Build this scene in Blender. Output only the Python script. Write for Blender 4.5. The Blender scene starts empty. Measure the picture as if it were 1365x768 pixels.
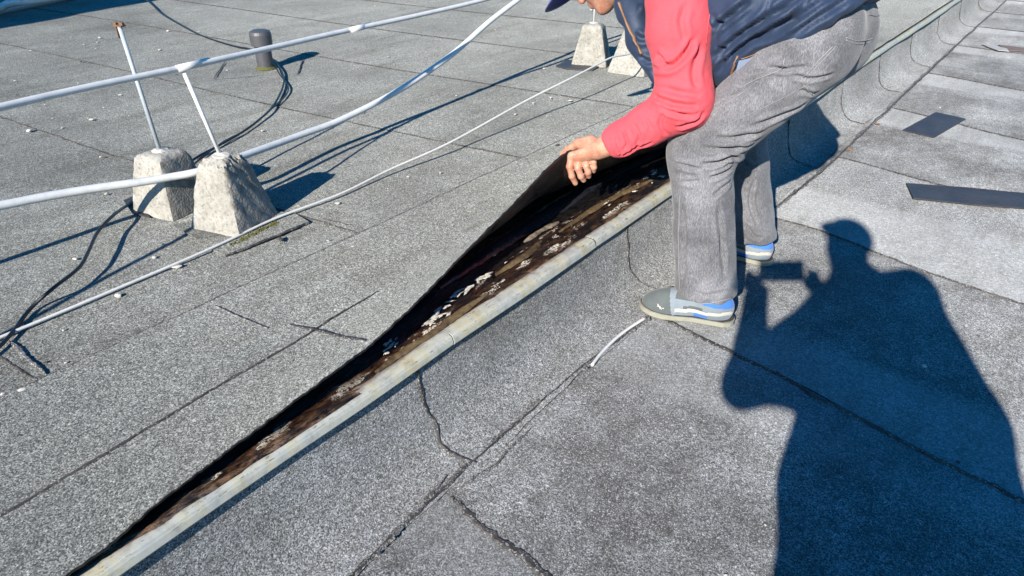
import bpy, bmesh, math, random
import numpy as np
from mathutils import Vector, Matrix
from mathutils.bvhtree import BVHTree

random.seed(7); rng = np.random.default_rng(7)
sc = bpy.context.scene
col = sc.collection

# ------------------------------------------------------------------ camera
FPX = 940.0 / 1365.0                       # focal length / picture width
PITCH = math.radians(31.0)
YAW = math.radians(38.28)
CAMZ = 1.30
cam_d = bpy.data.cameras.new('camera'); cam = bpy.data.objects.new('camera', cam_d); col.objects.link(cam)
cam_d.sensor_width = 36.0; cam_d.lens = 36.0 * FPX; cam_d.clip_start = 0.02; cam_d.clip_end = 3000
cam.location = (0, 0, CAMZ); cam.rotation_euler = (math.pi / 2 - PITCH, 0, YAW)
sc.camera = cam

# ------------------------------------------------------------------ sky, sun, exposure
LIGHT = Vector((-0.208, 0.865, -0.458)).normalized()      # the way sunlight travels
SUN_EL = math.asin(-LIGHT.z)
world = bpy.data.worlds.new('World'); sc.world = world; world.use_nodes = True
wn = world.node_tree; wn.nodes.clear()
wo = wn.nodes.new('ShaderNodeOutputWorld'); wb = wn.nodes.new('ShaderNodeBackground'); sky = wn.nodes.new('ShaderNodeTexSky')
sky.sky_type = 'NISHITA'; sky.sun_disc = False
sky.sun_elevation = SUN_EL
sky.sun_rotation = math.atan2(-LIGHT.x, -LIGHT.y)
sky.air_density = 1.0; sky.dust_density = 0.2; sky.ozone_density = 3.0
hs = wn.nodes.new('ShaderNodeHueSaturation'); hs.inputs['Saturation'].default_value = 2.0
wn.links.new(sky.outputs[0], hs.inputs['Color']); wn.links.new(hs.outputs[0], wb.inputs[0])
wb.inputs[1].default_value = 0.085
wn.links.new(wb.outputs[0], wo.inputs[0])
sd = bpy.data.lights.new('sun', 'SUN'); sun = bpy.data.objects.new('sun', sd); col.objects.link(sun)
sd.energy = 4.6; sd.angle = math.radians(0.53); sd.color = (1.0, 0.935, 0.82)
sun.rotation_euler = LIGHT.to_track_quat('-Z', 'Y').to_euler(); sun.location = (2, -6, 5)
sc.view_settings.view_transform = 'Standard'; sc.view_settings.look = 'None'
sc.view_settings.exposure = 1.15; sc.view_settings.gamma = 1.0

# ------------------------------------------------------------------ helpers
def ray(px, py):
    x = (px - 682.5) / 940.0; u = (384 - py) / 940.0
    v = (x, math.cos(PITCH) + math.sin(PITCH) * u, -math.sin(PITCH) + math.cos(PITCH) * u)
    c, s = math.cos(YAW), math.sin(YAW)
    return Vector((c * v[0] - s * v[1], s * v[0] + c * v[1], v[2]))
CAM = Vector((0, 0, CAMZ))
def Pz(px, py, z=0.0):
    r = ray(px, py); return CAM + r * ((z - CAMZ) / r.z)
def Py(px, py, y):
    r = ray(px, py); return CAM + r * (y / r.y)

def tag(o, label=None, cat=None, group=None, kind=None):
    if label: o['label'] = label
    if cat: o['category'] = cat
    if group: o['group'] = group
    if kind: o['kind'] = kind
    return o
def empty(name, loc=(0, 0, 0), rz=0.0):
    o = bpy.data.objects.new(name, None); col.objects.link(o); o.location = loc; o.rotation_euler = (0, 0, rz)
    o.empty_display_size = 0.1
    return o
def setparent(o, p):
    o.parent = p
    if p is not None:
        bpy.context.view_layer.update()
        o.matrix_parent_inverse = p.matrix_world.inverted()
def mesh(name, verts, faces, mats, parent=None, smooth=True, midx=None, world=True):
    m = bpy.data.meshes.new(name)
    m.from_pydata([tuple(v) for v in verts], [], [tuple(f) for f in faces])
    if not isinstance(mats, (list, tuple)): mats = [mats]
    for x in mats: m.materials.append(x)
    if midx is not None: m.polygons.foreach_set('material_index', np.asarray(midx, np.int32))
    m.polygons.foreach_set('use_smooth', np.full(len(m.polygons), smooth))
    m.update()
    o = bpy.data.objects.new(name, m); col.objects.link(o)
    if parent is not None:
        if world: setparent(o, parent)
        else: o.parent = parent
    return o

def bm_obj(name, bm, mats, parent=None, smooth=False, world=True):
    bmesh.ops.recalc_face_normals(bm, faces=bm.faces)
    m = bpy.data.meshes.new(name); bm.to_mesh(m); bm.free()
    if not isinstance(mats, (list, tuple)): mats = [mats]
    for x in mats: m.materials.append(x)
    m.polygons.foreach_set('use_smooth', np.full(len(m.polygons), smooth))
    o = bpy.data.objects.new(name, m); col.objects.link(o)
    if parent is not None:
        if world: setparent(o, parent)
        else: o.parent = parent
    return o

def smoothpath(pts, n=12):
    """Catmull-Rom through pts"""
    P = [Vector(p) for p in pts]
    P = [P[0] * 2 - P[1]] + P + [P[-1] * 2 - P[-2]]
    out = []
    for i in range(1, len(P) - 2):
        for k in range(n):
            t = k / n; a, b, c, d = P[i - 1], P[i], P[i + 1], P[i + 2]
            out.append(0.5 * ((2 * b) + (c - a) * t + (2 * a - 5 * b + 4 * c - d) * t * t + (3 * b - a - 3 * c + d) * t ** 3))
    out.append(P[-2])
    return out
def tube(name, pts, r, mat, parent=None, seg=10, n=10, flat=1.0, smooth=True):
    pp = smoothpath(pts, n) if n > 1 else [Vector(p) for p in pts]
    V, F = [], []
    up0 = Vector((0, 0, 1))
    for i, p in enumerate(pp):
        t = (pp[min(i + 1, len(pp) - 1)] - pp[max(i - 1, 0)]).normalized()
        ref = up0 if abs(t.z) < 0.95 else Vector((1, 0, 0))
        s = t.cross(ref).normalized(); u = s.cross(t).normalized()
        rr = r(i / (len(pp) - 1)) if callable(r) else r
        for k in range(seg):
            a = 2 * math.pi * k / seg
            V.append(p + s * (math.cos(a) * rr) + u * (math.sin(a) * rr * flat))
    for i in range(len(pp) - 1):
        for k in range(seg):
            a, b = i * seg + k, i * seg + (k + 1) % seg
            F.append((a, b, b + seg, a + seg))
    F.append(tuple(range(seg - 1, -1, -1))); F.append(tuple(range((len(pp) - 1) * seg, len(pp) * seg)))
    return mesh(name, V, F, mat, parent, smooth)

def hash_noise(x, y, s=0.0):
    return (math.sin(x * 1.7 + s) * math.cos(y * 1.3 - s * 2) + math.sin(x * 3.9 - y * 2.7 + s * 3) * 0.5 + math.sin(x * 7.3 + y * 8.1 + s) * 0.25) / 1.75

def bead(name, pts, w, mat, parent, h=0.003, step=0.008, seed=0, gap=0.0, wob=0.3):
    """ragged ridge of bitumen squeezed from a lap"""
    R = random.Random(seed); step = 0.007 if w > 0.009 else 0.011
    P = [Vector(p) for p in pts]
    res = []
    for a, b in zip(P[:-1], P[1:]):
        L = (b - a).length; k = max(1, int(L / step))
        if (a - CAM).length > 6: k = max(1, int(L / 0.03))
        for i in range(k): res.append(a.lerp(b, i / k))
    res.append(P[-1])
    V, F = [], []
    off = 0.0; ww = 1.0; la = lb = 1.0; n = len(res)
    for i, p in enumerate(res):
        t = (res[min(i + 1, n - 1)] - res[max(i - 1, 0)]); t.normalize()
        s = t.cross(Vector((0, 0, 1)))
        if s.length < 0.3: s = t.cross(Vector((1, 0, 0)))
        s.normalize(); u = s.cross(t).normalized()
        if u.z < -0.05 or (abs(u.z) < 0.05 and u.x < 0): u = -u
        off = off * 0.93 + R.uniform(-1, 1) * w * wob * 0.5
        ww = ww * 0.88 + R.uniform(0.25, 1.5) * 0.12
        la = la * 0.45 + R.uniform(0.3, 1.6) * 0.55; lb = lb * 0.45 + R.uniform(0.3, 1.6) * 0.55
        e = min(1.0, 0.15 + i * 0.12, 0.15 + (n - 1 - i) * 0.12)
        a = w * 0.5 * ww * la * e; b_ = w * 0.5 * ww * lb * e; c = p + s * off; hh_ = h * R.uniform(0.35, 0.8)
        V += [c - s * a - u * 0.002, c - s * a * 0.5 + u * hh_, c + s * b_ * 0.5 + u * hh_, c + s * b_ - u * 0.002]
    for i in range(n - 1):
        for k in range(3): F.append((i * 4 + k, i * 4 + k + 1, (i + 1) * 4 + k + 1, (i + 1) * 4 + k))
    return mesh(name, V, F, mat, parent, False)

# ------------------------------------------------------------------ materials
def mat(name, color, rough=0.6, metal=0.0, spec=0.5):
    m = bpy.data.materials.new(name); m.use_nodes = True
    b = m.node_tree.nodes['Principled BSDF']
    b.inputs['Base Color'].default_value = (*color, 1); b.inputs['Roughness'].default_value = rough
    b.inputs['Metallic'].default_value = metal; b.inputs['Specular IOR Level'].default_value = spec
    return m
class NT:
    def __init__(s, m): s.nt = m.node_tree; s.b = s.nt.nodes['Principled BSDF']
    def n(s, t, **kw):
        x = s.nt.nodes.new(t)
        for k, v in kw.items(): setattr(x, k, v)
        return x
    def l(s, a, b): s.nt.links.new(a, b)
    def coord(s, obj=False):
        if obj: return s.n('ShaderNodeTexCoord').outputs['Object']
        return s.n('ShaderNodeNewGeometry').outputs['Position']
    def noise(s, v, scale, detail=3, rough=0.55, dim='3D'):
        x = s.n('ShaderNodeTexNoise'); x.inputs['Scale'].default_value = scale; x.inputs['Detail'].default_value = detail
        x.inputs['Roughness'].default_value = rough
        if v is not None: s.l(v, x.inputs['Vector'])
        return x
    def vor(s, v, scale):
        x = s.n('ShaderNodeTexVoronoi'); x.inputs['Scale'].default_value = scale
        if v is not None: s.l(v, x.inputs['Vector'])
        return x
    def ramp(s, fac, stops, interp='LINEAR'):
        x = s.n('ShaderNodeValToRGB'); cr = x.color_ramp; cr.interpolation = interp
        while len(cr.elements) > len(stops): cr.elements.remove(cr.elements[-1])
        while len(cr.elements) < len(stops): cr.elements.new(0.5)
        for e, (p, c) in zip(cr.elements, stops):
            e.position = p; e.color = (*c, 1) if len(c) == 3 else c
        s.l(fac, x.inputs[0]); return x.outputs[0]
    def mix(s, fac, a, b, mode='MIX'):
        x = s.n('ShaderNodeMix'); x.data_type = 'RGBA'; x.blend_type = mode
        for sock, v in ((x.inputs[0], fac), (x.inputs[6], a), (x.inputs[7], b)):
            if isinstance(v, (int, float)): sock.default_value = v
            elif isinstance(v, tuple): sock.default_value = (*v, 1)
            else: s.l(v, sock)
        return x.outputs[2]
    def math(s, op, a, b=None, c=None, clamp=False):
        x = s.n('ShaderNodeMath'); x.operation = op; x.use_clamp = clamp
        for i, v in enumerate((a, b, c)):
            if v is None: continue
            if isinstance(v, (int, float)): x.inputs[i].default_value = v
            else: s.l(v, x.inputs[i])
        return x.outputs[0]
    def bump(s, h, dist, strength=1.0, normal=None):
        x = s.n('ShaderNodeBump'); x.inputs['Distance'].default_value = dist; x.inputs['Strength'].default_value = strength
        s.l(h, x.inputs['Height'])
        if normal is not None: s.l(normal, x.inputs['Normal'])
        return x.outputs[0]
    def color(s, c): s.l(c, s.b.inputs['Base Color'])
    def rough(s, c): s.l(c, s.b.inputs['Roughness'])
    def normal(s, c): s.l(c, s.b.inputs['Normal'])
    def attr(s, name):
        x = s.n('ShaderNodeAttribute'); x.attribute_type = 'OBJECT'; x.attribute_name = name
        return x.outputs['Fac']
def V3(x): return (x, x, x)

def felt_material(name, g=1.0, tint=(1.0, 1.0, 1.0), wear=0.5, band=False, dark=(0.045, 0.040, 0.038)):
    m = mat(name, (0.2, 0.2, 0.2), 0.85, 0, 0.35); t = NT(m); p = t.coord()
    v = t.vor(p, 400.0)
    sep = t.n('ShaderNodeSeparateColor'); t.l(v.outputs['Color'], sep.inputs[0])
    n1 = t.noise(p, 190.0, 2, 0.6)
    f = t.math('ADD', t.math('MULTIPLY', sep.outputs[0], 0.62), t.math('MULTIPLY', n1.outputs[0], 0.44))
    def tc(x): return (x * tint[0] * g, x * tint[1] * g, x * tint[2] * g)
    c = t.ramp(f, [(0.16, tc(0.035)), (0.36, tc(0.110)), (0.52, tc(0.200)), (0.68, tc(0.295)), (0.82, tc(0.44)), (0.95, tc(0.72))])
    # lost granules: dark bitumen shows through in cloudy patches
    n2 = t.noise(p, 2.3, 4, 0.6); n3 = t.noise(p, 16.0, 3, 0.65)
    patch = t.math('ADD', t.math('MULTIPLY', n2.outputs[0], 0.75), t.math('MULTIPLY', n3.outputs[0], 0.35))
    patch = t.ramp(patch, [(0.44, V3(0.0)), (0.66, V3(1.0))])
    patch = t.math('MULTIPLY', patch, t.attr('wear'))
    if True:
        geo = t.n('ShaderNodeSeparateXYZ'); t.l(p, geo.inputs[0])
        # paler washed band along the far lap of a sheet (y past "lap")
        wob = t.noise(p, 1.6, 2)
        yy = t.math('ADD', geo.outputs[1], t.math('MULTIPLY', t.math('SUBTRACT', wob.outputs[0], 0.5), 0.16))
        d = t.math('MULTIPLY', t.math('SUBTRACT', yy, t.attr('lap')), t.attr('bdir'))
        mr = t.n('ShaderNodeMapRange'); mr.inputs[1].default_value = -0.04; mr.inputs[2].default_value = 0.04; mr.interpolation_type = 'SMOOTHSTEP'
        t.l(d, mr.inputs[0]); bandf = t.math('MULTIPLY', mr.outputs[0], t.attr('band'))
        patch = t.math('MULTIPLY', patch, t.math('SUBTRACT', 1.0, t.math('MULTIPLY', bandf, 0.85)))
        c = t.mix(t.math('MULTIPLY', bandf, 0.42), c, tc(0.30))
    keep = t.ramp(sep.outputs[1], [(0.35, V3(0.0)), (0.5, V3(1.0))])
    c = t.mix(t.math('MULTIPLY', patch, t.math('ADD', t.math('MULTIPLY', keep, 0.6), 0.28)), c, dark)
    ng = t.noise(p, 75.0, 2, 0.7)
    c = t.mix(1.0, c, t.ramp(ng.outputs[0], [(0.30, V3(0.78)), (0.5, V3(1.0)), (0.70, V3(1.22))]), 'MULTIPLY')
    # broad soft stains, run-off streaks
    st = t.n('ShaderNodeMapping'); st.inputs['Scale'].default_value = (3.2, 0.5, 1.0); st.inputs['Rotation'].default_value = (0, 0, 0.06); t.l(p, st.inputs['Vector'])
    n6 = t.noise(st.outputs[0], 2.6, 4, 0.65)
    c = t.mix(1.0, c, t.ramp(n6.outputs[0], [(0.33, (0.78, 0.77, 0.75)), (0.46, V3(0.98)), (0.58, V3(1.0)), (0.70, (1.16, 1.18, 1.19))]), 'MULTIPLY')
    n4 = t.noise(p, 0.9, 5, 0.6)
    c = t.mix(1.0, c, t.ramp(n4.outputs[0], [(0.32, V3(0.74)), (0.5, V3(0.97)), (0.68, V3(1.12))]), 'MULTIPLY')
    n5 = t.noise(p, 5.0, 4, 0.7)
    c = t.mix(1.0, c, t.ramp(n5.outputs[0], [(0.3, (0.90, 0.89, 0.87)), (0.5, V3(1.0)), (0.72, (1.05, 1.06, 1.08))]), 'MULTIPLY')
    tone = t.attr('tone')
    cc = t.n('ShaderNodeCombineColor'); [t.l(tone, cc.inputs[i]) for i in range(3)]
    c = t.mix(1.0, c, cc.outputs[0], 'MULTIPLY')
    t.color(c); t.b.inputs['Diffuse Roughness'].default_value = 1.0
    b = t.bump(f, 0.0018, 0.8)
    t.normal(b)
    return m
M = {}
M['felt'] = felt_material('mineral_felt_grey', 0.76, (0.985, 1.0, 0.935))
M['felt_low'] = felt_material('mineral_felt_blue_grey', 0.88, (0.975, 1.0, 1.03))
def bitumen(name, c=(0.026, 0.023, 0.023), c2=(0.065, 0.058, 0.056), rough=0.75, gran=0.0):
    m = mat(name, c, rough, 0, 0.4); t = NT(m); p = t.coord()
    n = t.noise(p, 60, 4, 0.7); n2 = t.noise(p, 9, 3)
    t.color(t.mix(t.ramp(t.math('MULTIPLY', t.math('ADD', n.outputs[0], n2.outputs[0]), 0.5), [(0.42, V3(0)), (0.62, V3(1))]), c, c2))
    if gran:
        v = t.vor(p, 330.0); sp = t.n('ShaderNodeSeparateColor'); t.l(v.outputs['Color'], sp.inputs[0])
        col_ = t.nt.links[-1] if False else None
        base = t.b.inputs['Base Color'].links[0].from_socket
        t.color(t.mix(t.math('MULTIPLY', t.ramp(sp.outputs[0], [(1 - gran - 0.04, V3(0)), (1 - gran + 0.04, V3(1))]), 0.8), base, (0.27, 0.27, 0.265)))
    t.normal(t.bump(n.outputs[0], 0.003, 0.6))
    return m
M['seam'] = bitumen('bitumen_seam', gran=0.10)
M['seam_grey'] = bitumen('dusty_bitumen_seam', (0.045, 0.041, 0.040), (0.115, 0.108, 0.105), gran=0.32)
M['black_felt'] = bitumen('bare_black_felt', (0.035, 0.032, 0.036), (0.055, 0.05, 0.054), 0.55)

def deck_material():
    m = mat('rotten_bitumen_deck', (0.03, 0.02, 0.015), 0.5, 0, 0.5); t = NT(m); p = t.coord()
    geo = t.n('ShaderNodeSeparateXYZ'); t.l(p, geo.inputs[0])
    mp = t.n('ShaderNodeMapping'); mp.inputs['Scale'].default_value = (1.0, 0.28, 1.0); t.l(p, mp.inputs['Vector'])
    nA = t.noise(mp.outputs[0], 26, 5, 0.65); nB = t.noise(mp.outputs[0], 95, 5, 0.75); nC = t.noise(p, 4.0, 2)
    x = t.math('ADD', geo.outputs[0], t.math('MULTIPLY', t.math('SUBTRACT', nA.outputs[0], 0.5), 0.10))
    # the brown exposed layer widens further along
    mr = t.n('ShaderNodeMapRange'); mr.inputs[1].default_value = 0.35; mr.inputs[2].default_value = 1.7
    mr.inputs[3].default_value = 0.045; mr.inputs[4].default_value = 0.19; t.l(geo.outputs[1], mr.inputs[0])
    pos = t.math('ADD', 1.0, t.math('DIVIDE', t.math('ADD', x, 1.036), mr.outputs[0]), clamp=True)
    base = t.ramp(pos, [(0.0, (0.006, 0.005, 0.005)), (0.12, (0.008, 0.006, 0.006)), (0.32, (0.026, 0.011, 0.006)), (0.5, (0.065, 0.031, 0.013)), (0.62, (0.024, 0.012, 0.007)), (0.78, (0.10, 0.055, 0.027)), (0.92, (0.16, 0.115, 0.085)), (1.0, (0.13, 0.10, 0.085))])
    rot = t.ramp(nB.outputs[0], [(0.36, (0.12, 0.10, 0.09)), (0.50, (0.85, 0.82, 0.8)), (0.66, (1.8, 1.6, 1.3))])
    c = t.mix(1.0, base, rot, 'MULTIPLY')
    nD = t.noise(mp.outputs[0], 34, 4, 0.7)
    c = t.mix(t.ramp(nD.outputs[0], [(0.44, V3(0.9)), (0.53, V3(0.0))]), c, (0.007, 0.005, 0.005))
    # pale scraps of torn paper / plaster
    sp = t.math('MULTIPLY', t.ramp(nA.outputs[0], [(0.55, V3(0)), (0.57, V3(1))]), t.ramp(t.noise(p, 150, 4, 0.7).outputs[0], [(0.45, V3(0)), (0.50, V3(1))]))
    zone = t.math('MULTIPLY', t.ramp(pos, [(0.2, V3(0)), (0.35, V3(1)), (0.7, V3(1)), (0.8, V3(0))]), t.ramp(nC.outputs[0], [(0.42, V3(0)), (0.52, V3(1))]))
    c = t.mix(t.math('MULTIPLY', sp, zone), c, (0.62, 0.56, 0.47))
    t.color(c)
    t.rough(t.ramp(nB.outputs[0], [(0.35, V3(0.18)), (0.65, V3(0.6))]))
    t.normal(t.bump(nB.outputs[0], 0.008, 0.9, t.bump(nA.outputs[0], 0.01, 0.6)))
    return m
M['deck'] = deck_material()

def under_material():
    m = mat('felt_underside_bitumen', (0.012, 0.010, 0.010), 0.45, 0, 0.5); t = NT(m); p = t.coord()
    mp = t.n('ShaderNodeMapping'); mp.inputs['Scale'].default_value = (1.0, 0.5, 1.0); mp.inputs['Rotation'].default_value = (0.5, 0, 0.3); t.l(p, mp.inputs['Vector'])
    n = t.noise(mp.outputs[0], 30, 5, 0.7); n2 = t.noise(p, 12, 3)
    c = t.ramp(n.outputs[0], [(0.35, (0.006, 0.005, 0.005)), (0.55, (0.017, 0.012, 0.011)), (0.68, (0.055, 0.036, 0.03)), (0.78, (0.13, 0.10, 0.09))])
    t.color(t.mix(t.ramp(n2.outputs[0], [(0.5, V3(0)), (0.65, V3(0.5))]), c, (0.03, 0.015, 0.011)))
    t.rough(t.ramp(n2.outputs[0], [(0.35, V3(0.25)), (0.65, V3(0.6))]))
    t.normal(t.bump(n.outputs[0], 0.006, 0.8))
    return m
M['under'] = under_material()

def strip_material():
    m = mat('cream_painted_metal', (0.5, 0.48, 0.38), 0.45, 0.0, 0.5); t = NT(m); p = t.coord()
    geo = t.n('ShaderNodeSeparateXYZ'); t.l(p, geo.inputs[0])
    mp = t.n('ShaderNodeMapping'); mp.inputs['Scale'].default_value = (0.15, 1.0, 0.15); t.l(p, mp.inputs['Vector'])
    a = t.noise(mp.outputs[0], 16, 3, 0.6)
    c = t.ramp(a.outputs[0], [(0.36, (0.36, 0.365, 0.345)), (0.5, (0.41, 0.405, 0.355)), (0.60, (0.42, 0.395, 0.295)), (0.68, (0.42, 0.37, 0.25)), (0.74, (0.38, 0.38, 0.35))])
    b = t.noise(p, 35, 4, 0.65)
    c = t.mix(1.0, c, t.ramp(b.outputs[0], [(0.34, V3(0.78)), (0.5, V3(1.0)), (0.7, V3(1.07))]), 'MULTIPLY')
    # flaked tar specks: long thin smears near the bend
    mp2 = t.n('ShaderNodeMapping'); mp2.inputs['Scale'].default_value = (9.0, 1.2, 9.0); t.l(p, mp2.inputs['Vector'])
    k = t.noise(mp2.outputs[0], 28, 4, 0.7)
    top = t.ramp(t.math('MULTIPLY', t.math('ADD', geo.outputs[2], -0.256), 50.0), [(0.25, V3(0.0)), (0.6, V3(1.0))])
    c = t.mix(t.math('MULTIPLY', t.ramp(k.outputs[0], [(0.615, V3(0)), (0.645, V3(1))]), top), c, (0.05, 0.043, 0.04))
    # dirt toward the covered inner side
    mr = t.n('ShaderNodeMapRange'); mr.inputs[1].default_value = 0.55; mr.inputs[2].default_value = 1.10; mr.inputs[3].default_value = 1.043; mr.inputs[4].default_value = 1.068
    t.l(geo.outputs[1], mr.inputs[0])
    xx = t.math('ADD', geo.outputs[0], t.math('ADD', mr.outputs[0], t.math('MULTIPLY', t.math('SUBTRACT', b.outputs[0], 0.5), 0.02)))
    inn = t.ramp(t.math('ADD', t.math('MULTIPLY', xx, 50.0), 0.5), [(0.2, V3(1.0)), (0.8, V3(0.0))])
    c = t.mix(t.math('MULTIPLY', inn, 0.9), c, (0.17, 0.135, 0.12))
    t.color(c); t.normal(t.bump(b.outputs[0], 0.0015, 0.4))
    return m
M['strip'] = strip_material()

def concrete_material():
    m = mat('rough_concrete', (0.4, 0.38, 0.33), 0.9, 0, 0.25); t = NT(m); p = t.coord()
    a = t.noise(p, 14, 5, 0.65); b = t.noise(p, 90, 4, 0.7); v = t.vor(p, 130)
    c = t.ramp(a.outputs[0], [(0.3, (0.23, 0.22, 0.19)), (0.5, (0.30, 0.285, 0.255)), (0.7, (0.37, 0.355, 0.325))])
    c = t.mix(1.0, c, t.ramp(b.outputs[0], [(0.36, V3(0.62)), (0.5, V3(1.0)), (0.7, V3(1.08))]), 'MULTIPLY')
    # grey-black specks, thicker on the rougher sides toward the lower roof
    s = t.noise(p, 45, 5, 0.75)
    geo = t.n('ShaderNodeNewGeometry'); sn = t.n('ShaderNodeSeparateXYZ'); t.l(geo.outputs['Normal'], sn.inputs[0])
    side = t.ramp(sn.outputs[0], [(0.35, V3(0.12)), (0.7, V3(0.85))])
    c = t.mix(t.math('MULTIPLY', t.ramp(s.outputs[0], [(0.42, V3(0)), (0.60, V3(1))]), side), c, (0.13, 0.115, 0.10))
    t.color(c)
    h = t.math('ADD', b.outputs[0], t.math('MULTIPLY', v.outputs['Distance'], 0.6))
    t.normal(t.bump(h, 0.004, 0.55))
    return m
M['concrete'] = concrete_material()

def plastic(name, c, rough=0.4, dirt=0.25, dscale=25):
    m = mat(name, c, rough, 0, 0.5); t = NT(m); p = t.coord()
    n = t.noise(p, dscale, 4, 0.65)
    t.color(t.mix(t.ramp(n.outputs[0], [(0.45, V3(0)), (0.75, V3(dirt))]), c, tuple(x * 0.45 for x in c)))
    t.normal(t.bump(n.outputs[0], 0.001, 0.3))
    return m
M['pipe'] = plastic('white_plastic_conduit', (0.60, 0.595, 0.585), 0.4, 0.35)
M['cable_white'] = plastic('off_white_cable', (0.56, 0.545, 0.52), 0.55, 0.3, 40)
M['rod'] = plastic('galvanised_rod', (0.33, 0.36, 0.39), 0.45, 0.3, 60)
M['cable_black'] = plastic('black_cable', (0.012, 0.013, 0.018), 0.45, 0.1)
M['vent'] = plastic('grey_plastic_vent', (0.062, 0.062, 0.07), 0.5, 0.3, 40)
M['rust'] = plastic('rusty_steel', (0.16, 0.085, 0.045), 0.8, 0.5, 120)
M['mortar'] = plastic('pale_mortar_crumb', (0.48, 0.45, 0.40), 0.9, 0.4, 90)
M['crumb_dark'] = plastic('dark_crumb', (0.05, 0.045, 0.04), 0.9, 0.4, 90)
M['moss'] = plastic('olive_moss', (0.085, 0.085, 0.022), 0.95, 0.6, 120)
M['leaf'] = plastic('dry_orange_leaf', (0.36, 0.17, 0.06), 0.8, 0.4, 120)
M['foil'] = plastic('pale_torn_foil', (0.42, 0.38, 0.34), 0.5, 0.5, 30)
M['brown_scrap'] = plastic('brown_felt_scrap', (0.16, 0.12, 0.10), 0.8, 0.5, 30)

def denim():
    m = mat('washed_grey_denim', (0.2, 0.2, 0.21), 0.9, 0, 0.2); t = NT(m); p = t.coord()
    mp = t.n('ShaderNodeMapping'); mp.inputs['Scale'].default_value = (1.0, 1.0, 0.16); t.l(p, mp.inputs['Vector'])
    st = t.noise(mp.outputs[0], 420, 3, 0.7); b = t.noise(p, 320, 2, 0.6); a = t.noise(p, 9, 4, 0.6)
    c = t.ramp(st.outputs[0], [(0.33, (0.075, 0.075, 0.084)), (0.5, (0.118, 0.117, 0.128)), (0.68, (0.175, 0.174, 0.188))])
    c = t.mix(1.0, c, t.ramp(a.outputs[0], [(0.32, V3(0.70)), (0.5, V3(1.0)), (0.66, V3(1.38))]), 'MULTIPLY')
    c = t.mix(1.0, c, t.ramp(b.outputs[0], [(0.35, V3(0.8)), (0.65, V3(1.18))]), 'MULTIPLY')
    t.color(c); t.normal(t.bump(st.outputs[0], 0.0008, 0.5, t.bump(t.noise(p, 26, 3, 0.6).outputs[0], 0.006, 0.35)))
    t.b.inputs['Sheen Weight'].default_value = 0.15
    return m
M['denim'] = denim()
M['stitch'] = plastic('pale_grey_stitching', (0.24, 0.24, 0.25), 0.9, 0.3, 300)
M['stitch_dark'] = plastic('dark_jeans_fold_seam', (0.10, 0.10, 0.11), 0.9, 0.3, 300)
def fabric(name, c, rough=0.85, var=0.14, fold=0.004, fscale=30, sheen=0.2, spec=0.25):
    m = mat(name, c, rough, 0, spec); t = NT(m); p = t.coord()
    a = t.noise(p, 10, 4, 0.6); b = t.noise(p, 420, 2, 0.6)
    cc = t.mix(1.0, c, t.ramp(a.outputs[0], [(0.3, V3(1 - var)), (0.7, V3(1 + var))]), 'MULTIPLY')
    cc = t.mix(1.0, cc, t.ramp(b.outputs[0], [(0.3, V3(0.93)), (0.7, V3(1.07))]), 'MULTIPLY')
    wv = t.noise(p, 650, 1, 0.5)
    t.color(cc); t.normal(t.bump(wv.outputs[0], 0.0008, 0.5, t.bump(t.noise(p, fscale, 3, 0.55).outputs[0], fold, 0.5)))
    t.b.inputs['Sheen Weight'].default_value = sheen
    return m
M['coral'] = fabric('coral_sweatshirt', (0.57, 0.068, 0.088), 0.9, 0.10, 0.006, 34, 0.05)
M['vest'] = fabric('navy_quilted_nylon', (0.016, 0.030, 0.066), 0.60, 0.15, 0.004, 24, 0.05, 0.35)
M['lining'] = fabric('pale_blue_lining', (0.20, 0.25, 0.36), 0.7, 0.05)
M['trim'] = plastic('brown_leather_trim', (0.20, 0.105, 0.055), 0.6, 0.3, 60)
M['cap'] = fabric('violet_blue_cap', (0.045, 0.052, 0.22), 0.8, 0.08)
def skin():
    m = mat('reddish_skin', (0.52, 0.27, 0.18), 0.5, 0, 0.4); t = NT(m); p = t.coord()  # the skin's own reddish tone, mottled at random
    a = t.noise(p, 40, 3, 0.6); b = t.noise(p, 260, 3, 0.6)
    c1 = t.mix(t.ramp(a.outputs[0], [(0.35, V3(0)), (0.65, V3(1))]), (0.47, 0.26, 0.175), (0.40, 0.165, 0.11))
    t.color(t.mix(1.0, c1, t.ramp(t.noise(p, 120, 4, 0.7).outputs[0], [(0.35, V3(0.82)), (0.55, V3(1.0)), (0.7, V3(1.08))]), 'MULTIPLY'))
    t.normal(t.bump(b.outputs[0], 0.002, 0.5))
    t.b.inputs['Subsurface Weight'].default_value = 0.08; t.b.inputs['Subsurface Radius'].default_value = (0.01, 0.004, 0.002)
    return m
M['skin'] = skin()
M['nail'] = mat('finger_nail', (0.62, 0.38, 0.31), 0.3)
M['hair'] = fabric('short_brown_hair', (0.05, 0.035, 0.025), 0.7)
M['shoe_grey'] = fabric('grey_shoe_suede', (0.080, 0.092, 0.095), 0.85, 0.2)
M['shoe_light'] = fabric('grey_blue_shoe_mesh', (0.17, 0.20, 0.235), 0.8, 0.12)
M['shoe_blue'] = fabric('bright_blue_shoe_collar', (0.045, 0.15, 0.45), 0.7, 0.1)
M['shoe_white'] = plastic('off_white_shoe_stripe', (0.42, 0.40, 0.36), 0.6, 0.2, 80)
M['sole'] = plastic('beige_rubber_sole', (0.25, 0.245, 0.20), 0.8, 0.35, 60)
M['sole_dark'] = plastic('dark_shoe_welt', (0.04, 0.035, 0.035), 0.7, 0.2)
M['jacket'] = fabric('dark_jacket', (0.05, 0.055, 0.06), 0.8)
M['trousers'] = fabric('dark_trousers', (0.03, 0.035, 0.05), 0.9)
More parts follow.
